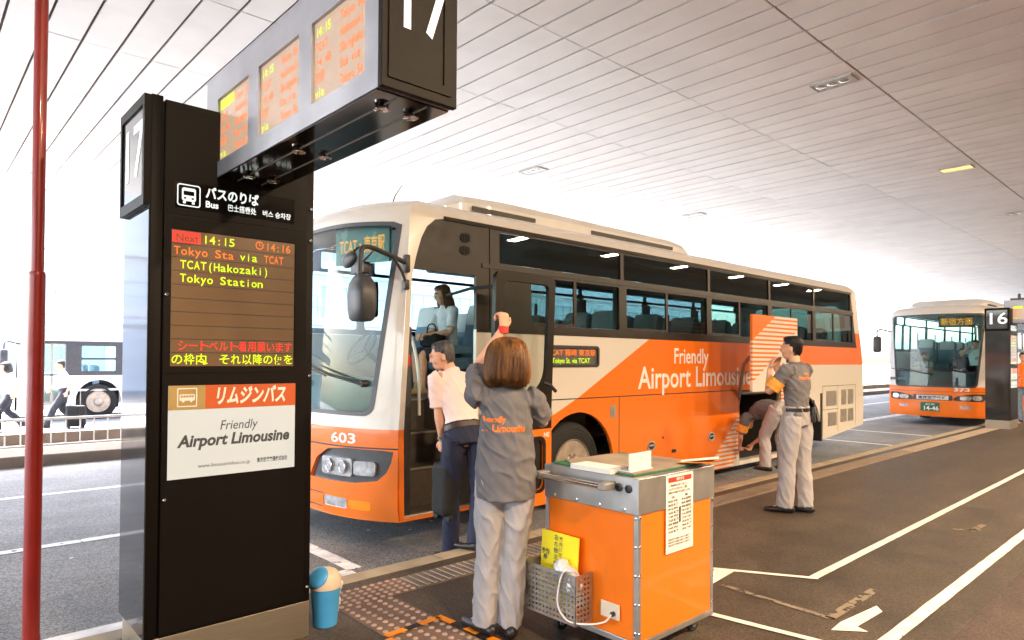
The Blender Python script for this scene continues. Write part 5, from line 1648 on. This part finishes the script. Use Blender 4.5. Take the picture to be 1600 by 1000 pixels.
# man at the coach's side calling through cupped hands
JS = dict(hipL=(-.095, .0, .92), hipR=(.09, -.02, .92), chest=(.0, -.01, 1.27), neck=(.0, .0, 1.475), head=(.0, .045, 1.62), Rh=RotH(14, 2, 0),
          shL=(-.185, .0, 1.405), shR=(.185, -.02, 1.405), elL=(-.255, .15, 1.195), wrL=(-.075, .235, 1.41), elR=(.235, .14, 1.195), wrR=(.065, .235, 1.41),
          handL=((.18, -.22, 1), (.75, -.6, 0), -1, 20), handR=((-.15, -.22, 1), (-.75, -.6, 0), 1, 20),
          knL=(-.105, .04, .49), knR=(.08, -.03, .49), anL=(-.105, .05, .085), anR=(.05, -.08, .085), toeL=(-.35, 1, 0), toeR=(-.1, 1, 0))
cman, cshirt = person("person", "young man in grey uniform with orange armband holding both hands to his mouth", (6.55, 2.965, 0), 0, JS,
    dict(hem=-.03, shirt='shirt_grey', legs='trousers_grey', hair='short', haircol='hair_black', voxel=.007, fold=.010, seed=7.0, lw=1.06, sleeve=.85, strands=600))
bm = nb(); a0, a1 = V(JS['shL']), V(JS['elL'])
blob(bm, [tuple(a0.lerp(a1, .48)) + (.080, .078), tuple(a0.lerp(a1, .86)) + (.079, .077)], (1, 0, 0), 2, 24, cap=False); obj("armband", bm, M_["armband"], cman)
project_text(cman, cshirt, [("Friendly", .034, .0, .0, .09, 'CENTER'), ("Airport Limousine", .042, .0, -.042, .25, 'CENTER')], (0, 1, 0), (.0, -.4, 1.36), (1, 0, 0), M_["letter_orange"])
bm = nb(); blob(bm, [(0, -.01, 1.0, .156, .118), (0, -.01, 1.035, .155, .117)], (1, 0, 0), 2, 28, cap=False); obj("belt", bm, M_["shoe_black"], cman)
bm = nb(); box(bm, -.035, .035, -.02, .02, -.09, .06, bev=.012); tube(bm, [(.02, 0, .05), (.02, 0, .13)], .006, 8)
o = obj("radio", bm, M_["black_plastic"], cman); o.location = (.10, -.135, .98); o.rotation_euler = (0, 0, .3)

# man bending into the luggage hold
JK = dict(hipL=(-.10, -.14, .84), hipR=(.10, -.16, .84), chest=(.0, .22, .84), neck=(-.02, .45, .71), head=(-.03, .57, .62), Rh=RotH(0, 72, 0),
          shL=(-.19, .38, .70), shR=(.17, .38, .70), elL=(-.22, .47, .43), wrL=(-.12, .62, .28), elR=(.20, .47, .43), wrR=(.10, .64, .28),
          handL=((.3, .6, -1), (1, 0, .2), -1, 45), handR=((-.3, .3, -1), (-1, 0, .2), 1, 45),
          knL=(-.14, .05, .47), knR=(.10, .02, .47), anL=(-.16, -.02, .085), anR=(.10, -.06, .085), toeL=(-.35, 1, 0), toeR=(.1, 1, 0))
kman, kshirt = person("person", "man in grey uniform bending down into the open luggage hold", (8.78, 4.25, 0), radians(-26), JK,
    dict(hem=-.02, shirt='shirt_grey', legs='trousers_grey', hair='short', haircol='hair_black', voxel=.008, fold=.010, seed=9.0, lw=1.05, sleeve=.85))
bm = nb(); a0, a1 = V(JK['shL']), V(JK['elL'])
blob(bm, [tuple(a0.lerp(a1, .4)) + (.080, .078), tuple(a0.lerp(a1, .75)) + (.079, .077)], (1, 0, 0), 2, 24, cap=False); obj("armband", bm, M_["armband"], kman)

def sit(dz=0.0, lean=0.0, sx=1):
    return dict(hipL=(-.09, .0, .50), hipR=(.09, .0, .50), chest=(0, .0 + lean * .6, .86), neck=(0, .02 + lean, 1.055), head=(0, .05 + lean * 1.2, 1.18), Rh=RotH(0, 8, 0),
                shL=(-.17, .01 + lean, .99), shR=(.17, .01 + lean, .99), elL=(-.20, .12, .74), wrL=(-.08, .32, .70), elR=(.20, .12, .74), wrR=(.08, .32, .70),
                handL=((.4, 1, 0), (0, 0, -1), -1, 30), handR=((-.4, 1, 0), (0, 0, -1), 1, 30),
                knL=(-.09, .42, .50), knR=(.09, .42, .50), anL=(-.10, .44, .085), anR=(.08, .40, .085), toeL=(0, 1, 0), toeR=(0, 1, 0))
# seated woman just inside the coach door
JG = sit(lean=.05); JG['Rh'] = RotH(-6, 16, 0)
for k_ in ('hipL', 'hipR', 'knL', 'knR'): JG[k_] = (JG[k_][0], JG[k_][1], JG[k_][2] - .03)
gw, _ = person("person", "seated woman with long brown hair just inside the coach door, head bent over her lap", (BX + 1.66, BY + 1.47, GZ + 1.245), radians(88), JG,
    dict(fem=True, hem=-.02, shirt='shirt_white', legs='trousers_dark', skirt=True, hair='long', haircol='hair_brown', shoes='shoe_beige', voxel=.008, fold=.006, seed=3.0, sleeve=.8, k=.93, strands=600))
s = dup([c for c in coach1.children if c.name.startswith("seat")][0], (1.72, 1.47, 1.225), coach1)
t = thing("handbag", "black handbag on the lap of the seated woman in the coach", "bag", (BX + 1.40, BY + 1.47, GZ + 1.80))
bm = nb(); box(bm, -.08, .10, -.16, .16, .0, .16, bev=.04); b = fuse(bm, .012, 3); folds(b, .004); obj("bag_body", b, M_["bag_black"], t, ang=180)
bm = nb(); tube(bm, spline([(0, -.1, .15), (0, -.06, .26), (0, .06, .26), (0, .1, .15)], 5), .008, 8); obj("handle", bm, M_["bag_black"], t)

# people behind the second coach's windscreen
JD = sit(); JD['elL'], JD['wrL'] = (-.22, .16, .78), (-.14, .40, .84); JD['elR'], JD['wrR'] = (.22, .16, .78), (.14, .40, .84)
person("person", "driver in a white shirt at the wheel of the second coach", (20.3 + 1.18, 4.25 + 1.78, GZ + .62), radians(92), JD,
    dict(hem=-.03, shirt='shirt_white', legs='trousers_dark', hair='short', haircol='hair_black', voxel=.012, fold=.004, sleeve=.8))
JD2 = dict(JD); JD2['elR'], JD2['wrR'] = (.25, .2, .98), (.10, .30, 1.12)
person("person", "guide in a white shirt behind the second coach's windscreen, one arm raised", (20.3 + .95, 4.25 + .48, GZ + .95), radians(92), JD2,
    dict(hem=-.03, shirt='shirt_white', legs='trousers_dark', hair='short', haircol='hair_black', voxel=.012, fold=.004, sleeve=.8, seed=12.))
person("person", "passenger in a dark top seated behind the guide in the second coach", (20.3 + 1.55, 4.25 + .92, GZ + .75), radians(90), sit(),
    dict(hem=-.03, shirt='trousers_dark', legs='trousers_dark', hair='short', haircol='hair_black', voxel=.012, fold=.004, sleeve=1.1, seed=15.))

# walkers beyond the railing, and the passenger by sign 16
def stride(k=1.0, arm=.0):
    f = lambda *p: tuple(x * k for x in p)
    return dict(hipL=f(-.09, .0, .87), hipR=f(.09, .0, .87), chest=f(0, .02, 1.22), neck=f(0, .05, 1.42), head=f(0, .09, 1.55), Rh=RotH(0, 6, 0),
                shL=f(-.18, .04, 1.35), shR=f(.18, .04, 1.35), elL=f(-.24, -.10, 1.12), wrL=f(-.22, -.02, .90), elR=f(.24, .10, 1.10), wrR=f(.22, .26, .98),
                handL=((0, .2, -1), (1, 0, 0), -1, 35), handR=((0, .5, -1), (-1, 0, 0), 1, 35),
                knL=f(-.09, .22, .50), knR=f(.09, .02, .48), anL=f(-.09, .36, .11), anR=f(.09, -.33, .15), toeL=(0, 1, .15), toeR=(0, 1, -.5))
person("person", "man in white shirt and dark trousers walking to the left beyond the railing", (2.77, 18.3, GZ), radians(90), stride(.93),
    dict(hem=-.03, shirt='shirt_white', legs='trousers_dark', hair='short', haircol='hair_black', voxel=.011, fold=.006, seed=21., sleeve=.85, k=.95))
person("person", "second walker in white half hidden behind the red pole beyond the railing", (1.78, 18.5, GZ), radians(100), stride(.9),
    dict(hem=.06, fem=True, shirt='shirt_white', legs='trousers_dark', hair='bob', haircol='hair_black', voxel=.011, fold=.006, seed=25., sleeve=.85, k=.92))
JQ = dict(JS); 
for k_, v_ in dict(elL=(-.24, .0, 1.15), wrL=(-.22, .14, .95), elR=(.24, .0, 1.15), wrR=(.22, .14, .95), handL=((0, .3, -1), (1, 0, 0), -1, 35), handR=((0, .3, -1), (-1, 0, 0), 1, 35), Rh=RotH(0, 5, 0)).items(): JQ[k_] = v_
person("person", "passenger in an orange top and pale jeans waiting beside the sign marked 16", (20.6, 3.60, 0), radians(100), JQ,
    dict(hem=.05, shirt='orange_panel', legs='jeans', hair='short', haircol='hair_black', voxel=.012, fold=.008, seed=31., sleeve=.9))
# ------------------------------------------------------------------ the orange cart
CX, CY = 2.66, 1.98
t = thing("cart", "orange service cart with metal top and handle standing beside the woman in grey", "cart", (CX, CY, 0), radians(0))
W, D, Z0, Z1 = .69, .635, .115, .915
bm = nb()
for x in (0, W - .028):
    for y in (0, D - .028): box(bm, x, x + .028, y, y + .028, Z0, .735, bev=.003)
box(bm, .0, W, 0, D, Z0 - .03, Z0, bev=.003)
obj("corner_frame", bm, M_["aluminium"], t, False)
bm = nb(); box(bm, .0275, W - .0275, .004, .012, Z0 + .002, .735); obj("side_panel", bm, M_["orange_panel"], t, False)
bm = nb(); box(bm, .0275, W - .0275, D - .012, D - .004, Z0 + .002, .735); obj("side_panel", bm, M_["orange_panel"], t, False)
bm = nb(); box(bm, .004, .012, .0275, D - .0275, Z0 + .002, .735); obj("end_panel", bm, M_["orange_panel"], t, False)
bm = nb(); box(bm, W - .012, W - .004, .0275, D - .0275, Z0 + .002, .735); obj("end_panel", bm, M_["orange_panel"], t, False)
bm = nb(); box(bm, -.004, W + .004, -.004, D + .004, .736, Z1, bev=.004)
tp_ = obj("top_case", bm, M_["aluminium"], t, False)
bm = nb(); plate(bm, [(.03, .05), (W - .03, .05), (W - .03, D - .02), (.03, D - .02)], (), .006, lambda u, v, w: V((u, v, Z1 + .008 + w))); obj("green_mat", bm, M_["green_mat"], t, False)
bm = nb(); plate(bm, [(.045, .06), (W - .05, .055), (W - .045, D - .16), (W - .16, D - .045), (.14, D - .035), (.05, D - .15)], (), .006, lambda u, v, w: V((u, v, Z1 + .0145 + w)), None, None); ob_ = obj("worn_board", bm, M_["worn_board"], t, False)
for i, (x, y, z, ax_) in enumerate([(-.003, .08 + .16 * k, .755, 'X') for k in range(4)] + [(.014, -.001, .16 + .14 * k, 'Y') for k in range(5)] + [(W - .014, -.001, .16 + .14 * k, 'Y') for k in range(5)] + [(-.001, .014, .16 + .14 * k, 'X') for k in range(5)]):
    bm = nb(); lathe(bm, [(.0085, .0), (.008, -.003), (.004, -.005)], (x, y, z), ax_, 10); obj("rivet", bm, M_["chrome"], t)
# handle
bm = nb(); tube(bm, [(-.075, .17, .865), (-.075, D - .0, .865), (-.075, D + .045, .865)], .017, 16); h_ = obj("handle", bm, M_["chrome"], t)
for y in (.165, D - .02):
    bm = nb(); box(bm, -.092, -.004, y - .03, y + .02, .845, .885, bev=.008); obj("handle_bracket", bm, M_["aluminium_matt"], h_, False)
for y in (.055, .115):
    bm = nb(); lathe(bm, [(.021, 0), (.021, -.006), (.013, -.008), (.012, -.002)], (-.004, y, .86), 'X', 18); obj("socket", bm, M_["black_plastic"], t)
# wire basket of perforated sheet
bm = nb()
bx0, bx1, by0, by1, bz0, bz1 = -.135, -.002, .285, .655, .145, .40
def holes_(a0, a1, c0, c1, st=.026, r=.0075):
    hs = []; k = 0
    v = c0 + .02
    while v < c1 - .015:
        u = a0 + .02
        while u < a1 - .015:
            hs.append([(u + r * cos(q * pi / 3), v + r * sin(q * pi / 3)) for q in range(6)]); u += st
        v += st
    return hs
plate(bm, [(by0, bz0), (by1, bz0), (by1, bz1), (by0, bz1)], holes_(by0, by1, bz0, bz1), .002, lambda u, v, w: V((bx0 - w, u, v)))
plate(bm, [(bx0, bz0), (bx1, bz0), (bx1, bz1), (bx0, bz1)], holes_(bx0, bx1, bz0, bz1), .002, lambda u, v, w: V((u, by0 - w, v)))
plate(bm, [(bx0, bz0), (bx1, bz0), (bx1, bz1), (bx0, bz1)], holes_(bx0, bx1, bz0, bz1), .002, lambda u, v, w: V((u, by1 + w, v)))
box(bm, bx0 + .002, bx1, by0 + .002, by1 - .002, bz0, bz0 + .003)
obj("basket", bm, M_["aluminium"], t, False)
bm = nb(); box(bm, -.011, -.0035, .105, .225, .195, .275, bev=.003); ot = obj("outlet_plate", bm, M_["bin_cream"], t, False)
bm = nb(); lathe(bm, [(.012, 0), (.012, -.016), (.007, -.02)], (-.011, .14, .225), 'X', 12); obj("plug", bm, M_["black_plastic"], ot)
bm = nb(); tube(bm, spline([(-.03, .14, .225), (-.06, .16, .19), (-.10, .24, .165), (-.145, .33, .17), (-.16, .385, .24), (-.150, .38, .36), (-.135, .35, .42), (-.08, .33, .40), (-.06, .36, .30)], 8), .0045, 8); obj("cable", bm, M_["paper"], ot)
# casters
for x in (.08, W - .08):
    for y in (.07, D - .07):
        e = bpy.data.objects.new("caster", None); COL.objects.link(e); e.parent = t; e.location = (x, y, 0)
        bm = nb(); lathe(bm, [(.02, -.014), (.046, -.014), (.049, -.008), (.049, .008), (.046, .014), (.02, .014)], (-.02, 0, .049), 'Y', 24); obj("tyre", bm, M_["black_rubber"], e)
        bm = nb(); lathe(bm, [(.005, -.016), (.024, -.016), (.026, 0), (.024, .016), (.005, .016)], (-.02, 0, .049), 'Y', 16); obj("hub", bm, M_["aluminium"], e)
        bm = nb(); box(bm, -.05, .03, -.024, -.019, .04, .085); box(bm, -.05, .03, .019, .024, .04, .085); lathe(bm, [(.03, .078), (.03, Z0 - .031)], (0, 0, 0), seg=16); obj("fork", bm, M_["aluminium_matt"], e)
# notice on the side
bm = nb(); plate(bm, rrect(.225, .505, .475, .905, .002), (), .001, lambda u, v, w: V((u, -.0062 - w, v))); nt_ = obj("notice_sheet", bm, M_["paper"], t, False)
bm = nb(); box(bm, .245, .455, -.0085, -.0073, .868, .893); obj("notice_heading", bm, M_["ink_red"], nt_, False)
bm = nb()
text(bm, "お知らせ", .018, PXZ(.35, .8745, -.0088), 'CENTER', .0006); obj("heading_lettering", bm, M_["paper"], nt_, False)
bm = nb()
jp = ["ご利用のお客様へ", "リムジンバスのりば ご案内", "出発の十分前までにお並びください"]
for k, s_ in enumerate(jp): text(bm, s_, .0135, PXZ(.245, .845 - k * .018, -.0075), 'LEFT', .0004, width=.17 if k < 2 else .2)
rg = random.Random(11)
for c in (.243, .365):
    text(bm, "行先" if c < .3 else "発車", .013, PXZ(c + .03, .785, -.0075), 'LEFT', .0005)
    for k in range(9):
        text(bm, "%02d:%02d %s" % (7 + k, rg.choice((5, 15, 25, 35, 45, 55)), rg.choice(("東京駅", "新宿", "箱崎", "赤坂"))), .0145, PXZ(c, .765 - k * .0195, -.0075), 'LEFT', .0005, width=.09)
for k in range(3): text(bm, "東京空港交通株式会社 お客様係", .0105, PXZ(.245, .57 - k * .015, -.0075), 'LEFT', .0002, width=.2)
obj("notice_lettering", bm, M_["ink"], nt_, False)
bm = nb(); box(bm, .343, .353, -.010, -.0075, .655, .735); obj("clip_slot", bm, M_["black_plastic"], nt_, False)

# loose things on and in the cart
def lay(name, label, cat, P, m, th=.004, group=None):
    bm = nb(); plate(bm, P, (), th, lambda u, v, w: V((u, v, w)))
    o = obj(name, bm, m, None, False); tag(o, label, cat, group); return o
o = lay("paper_pad", "white pad of paper lying flat on the cart's front edge", "paper pad", rrect(-.07, -.135, .07, .135, .004), M_["paper"], .024); o.location = (CX + .055, CY + .30, Z1 + .026); o.rotation_euler = (0, 0, .02)
t = thing("card_stand", "small clear card stand with a white edge on the cart top", "card stand", (CX + .05, CY + .09, Z1 + .022), radians(4))
bm = nb(); plate(bm, rrect(0, 0, .20, .085, .004), [rrect(.012, .012, .188, .073, .004)], .008, lambda u, v, w: V((u, -w, v))); obj("frame", bm, M_["paper"], t, False)
bm = nb(); plate(bm, rrect(.0125, .0125, .1875, .0725, .004), (), .003, lambda u, v, w: V((u, -w - .002, v))); obj("clear_sheet", bm, M_["paper"], t, False)
bm = nb(); box(bm, -.0, .2, -.01, .06, -.006, -.001); obj("foot", bm, M_["paper"], t, False)
o = lay("leaflet", "white leaflet sticking out over the far corner of the cart top", "leaflet", rrect(-.075, -.10, .075, .10, .003), M_["paper"], .003); o.location = (CX + W - .09, CY + .03, Z1 + .038); o.rotation_euler = (radians(-8), radians(4), radians(28))
o = lay("leaflet", "orange edged leaflet tucked under the white leaflet at the cart's far corner", "leaflet", rrect(-.08, -.09, .08, .09, .003), M_["orange_tape"], .003); o.location = (CX + W - .11, CY + .035, Z1 + .028); o.rotation_euler = (radians(-3), radians(2), radians(20))
t = thing("document_folder", "bright yellow printed folder standing in the cart's perforated basket", "folder", (CX - .06, CY + .49, .16))
bm = nb(); plate(bm, rrect(-.135, 0, .135, .40, .004), (), .006, lambda u, v, w: V((-w + .028 * v / .4, u, v))); obj("cover", bm, M_["paper_yellow"], t, False)
bm = nb()
f_ = lambda x, z: (lambda u, v, w: V((-.0085 + .028 * (z + v) / .4, x - u, z + v)))
for k, c in enumerate("忘れ物注意"): text(bm, c, .030, f_(.02, .365 - .034 * k), 'CENTER', .0006)
for k, c in enumerate("案内係控"): text(bm, c, .024, f_(-.015, .365 - .028 * k), 'CENTER', .0004)
text(bm, "予約", .03, f_(.095, .28), 'CENTER', .001); text(bm, "券", .03, f_(.095, .25), 'CENTER', .001)
obj("lettering", bm, M_["ink"], t, False)
bm = nb()
for k in range(4): ell(bm, (rg.uniform(-.03, .03), rg.uniform(-.06, .06), rg.uniform(0, .06)), (.045, .05, .06), None, 14, 10)
b = fuse(bm, .008, 3); folds(b, .012, (22, 22, 22)); o = obj("plastic_bag", b, M_["plastic_bag"], None, ang=180); o.location = (CX - .075, CY + .36, .33); tag(o, "crumpled clear plastic bag poking out of the cart's basket", "plastic bag")

# ------------------------------------------------------------------ waste bin
t = thing("waste_bin", "small blue and cream swing lid bin standing beside the sign pillar", "bin", (1.775, 3.475, 0), 0)
bm = nb(); lathe(bm, [(.062, 0), (.066, .004), (.076, .12), (.083, .215), (.084, .22)], seg=40); obj("bucket", bm, M_["bin_blue"], t)
bm = nb()
rings = []
lathe(bm, [(.087, .212), (.088, .226), (.087, .24), (.083, .262), (.074, .285), (.058, .303), (.036, .313), (.01, .317)], seg=40); obj("lid", bm, M_["bin_cream"], t)
bm = nb()
n_ = V((-.78, -.30, .62)).normalized()
R = n_.to_track_quat('Z', 'Y').to_matrix()
ell(bm, V((0, 0, .236)) + n_ * .072, (.062, .062, .022), R, 28, 10); obj("swing_flap", bm, M_["bin_blue"], t)
bm = nb()
for k in range(5): ell(bm, (.07 + .012 * cos(k), .02 * sin(k * 2), .20 - .035 * k), (.022, .03, .03), None, 10, 8)
b = fuse(bm, .007, 2); folds(b, .012, (30, 30, 30)); obj("bin_liner", b, M_["plastic_bag"], t, ang=180)

# ------------------------------------------------------------------ white bus and cases beyond the railing
LBX, LBY = 2.05, 20.35
t = thing("white_bus", "white city bus with dark window band standing beyond the railing", "bus", (LBX, LBY, GZ))
L, Wd, Hh = 9.6, 2.4, 2.36
bm = nb()
side = [(0, .30), (1.28, .30), (1.28, .52)] + arc(1.80, .52, .52, pi, 0, 14)[1:-1] + [(2.32, .52), (2.32, .28), (7.0, .28)] + arc(7.5, .52, .5, pi, 0, 12) + [(8.0, .28), (L, .30), (L, 2.2), (L - .15, Hh), (.25, Hh), (.05, 2.2)]
plate(bm, side, [rrect(.42, .42, 1.10, 2.00, .05), rrect(1.36, 1.24, 2.22, 1.96, .04), rrect(2.36, 1.24, 3.5, 1.96, .04), rrect(3.6, 1.24, 4.8, 1.96, .04), rrect(4.9, 1.24, 6.2, 1.96, .04), rrect(6.3, 1.24, 7.6, 1.96, .04), rrect(7.7, 1.24, 9.2, 1.96, .04)], .05, lambda u, v, w: V((u, -w, v)))
plate(bm, side, [rrect(.4, 1.2, 9.2, 1.96, .05)], .05, lambda u, v, w: V((u, Wd + w, v)))
plate(bm, [(0, .3), (Wd, .3), (Wd, Hh - .1), (0, Hh - .1)], [rrect(.12, 1.05, Wd - .12, 2.08, .12)], .05, lambda u, v, w: V((-w, u, v)))
box(bm, .1, L - .06, .0505, Wd - .0505, Hh - .05, Hh + .02); box(bm, L - .05, L, .0505, Wd - .0505, .3, 2.2); box(bm, .06, L - .06, .0505, Wd - .0505, .75, .8)
obj("body", bm, M_["white_paint"], t, False)
bm = nb(); plate(bm, rrect(.30, 1.16, 9.4, 2.05, .04), [rrect(.46, 1.20, 1.06, 1.98, .04), rrect(1.40, 1.27, 2.18, 1.57, .03), rrect(1.40, 1.62, 2.18, 1.93, .03), rrect(2.40, 1.27, 3.46, 1.57, .03), rrect(2.40, 1.62, 3.46, 1.93, .03)] + [rrect(a, 1.27, a + 1.1, 1.93, .03) for a in (3.65, 4.95, 6.35, 7.85)], .02, lambda u, v, w: V((u, -w - .004, v))); obj("window_band", bm, M_["dark_grey_plastic"], t, False)
for a, b_, c, d in ((1.36, 1.24, 2.22, 1.96), (2.36, 1.24, 3.5, 1.96), (3.6, 1.24, 4.8, 1.96), (4.9, 1.24, 6.2, 1.96), (6.3, 1.24, 7.6, 1.96), (7.7, 1.24, 9.2, 1.96)):
    bm = nb(); plate(bm, rrect(a + .003, b_ + .003, c - .003, d - .003, .04), (), .006, lambda u, v, w: V((u, .02 - w, v))); obj("window", bm, M_["far_glass"], t, False)
bm = nb(); plate(bm, rrect(.424, .424, 1.096, 1.996, .05), [rrect(.48, .5, .73, 1.95, .03), rrect(.79, .5, 1.04, 1.95, .03)], .03, lambda u, v, w: V((u, .01 - w, v))); dr = obj("door", bm, M_["aluminium_matt"], t, False)
bm = nb(); plate(bm, rrect(.43, .43, 1.09, 1.99, .05), (), .005, lambda u, v, w: V((u, .03 - w, v))); obj("door_glass", bm, M_["far_glass"], dr, False)
bm = nb(); plate(bm, rrect(.124, 1.054, Wd - .124, 2.076, .12), (), .006, lambda u, v, w: V((.02 - w, u, v))); obj("windscreen", bm, M_["far_glass"], t, False)
for x in (1.80, 7.5):
    for y, f in ((.06, -1), (Wd - .06, 1)): wheel(t, x, y, .46, .46, f)
bm = nb(); box(bm, 1.27, 2.33, .30, .5, .28, 1.1); box(bm, 7.0, 8.0, .3, .5, .28, 1.1); obj("wheel_arch", bm, M_["black_rubber"], t, False)
for i in range(7):
    for y in (.45, 1.9):
        bm = nb(); box(bm, 0, .14, -.3, .3, .8, 1.42, bev=.05); s_ = obj("seat", bm, M_["seat_fabric"], t); s_.location = (1.7 + i * 1.0, y, 0)
bm = nb(); tube(bm, spline([(.1, -.05, 1.95), (-.2, -.2, 2.0), (-.25, -.25, 1.8)], 5), .02, 8); box(bm, -.33, -.17, -.38, -.16, 1.4, 1.82, bev=.05); obj("wing_mirror", bm, M_["dark_grey_plastic"], t)
bm = nb(); text(bm, "TOKYO", .16, PXZ(2.5, .92, -.003), 'LEFT', .002); obj("lettering", bm, M_["orange_tape"], t, False)

def suitcase(label, loc, rz=0):
    t = thing("suitcase", label, "suitcase", loc, rz)
    bm = nb(); box(bm, -.19, .19, -.12, .12, .04, .52, bev=.04)
    for q in (-.12, -.04, .04, .12): box(bm, q - .012, q + .012, -.126, .126, .08, .48, bev=.004)
    obj("shell", bm, M_["bag_black"], t)
    bm = nb(); tube(bm, [(-.10, .08, .5), (-.10, .08, .86), (.10, .08, .86), (.10, .08, .5)], .010, 8); obj("handle", bm, M_["aluminium_matt"], t)
    for x in (-.14, .14):
        for y in (-.07, .07):
            bm = nb(); lathe(bm, [(.025, -.012), (.025, .012)], (x, y, .025), 'Y', 12); obj("caster", bm, M_["black_rubber"], t)
suitcase("black suitcase pulled behind the walking man in white beyond the railing", (2.98, 18.15, GZ))
suitcase("dark suitcase beside the half hidden second walker beyond the railing", (1.42, 18.15, GZ))
def hold_bag(label, loc, s, m):
    t = thing("luggage", label, "luggage", loc)
    bm = nb(); box(bm, -s[0], s[0], -s[1], s[1], 0, s[2], bev=.05); b = fuse(bm, .02, 2); folds(b, .006); obj("shell", b, M_[m], t, ang=180)
    bm = nb(); tube(bm, spline([(-.08, -s[1], s[2] * .8), (-.06, -s[1] - .04, s[2] * .85), (.06, -s[1] - .04, s[2] * .85), (.08, -s[1], s[2] * .8)], 4), .01, 8); obj("handle", bm, M_["black_plastic"], t)
hold_bag("grey suitcase inside the coach's open luggage hold", (BX + 6.35, BY + .95, GZ + .212), (.26, .18, .55), 'luggage_grey')
hold_bag("black holdall deep inside the coach's open luggage hold", (BX + 6.9, BY + 1.05, GZ + .212), (.22, .2, .42), 'bag_black')
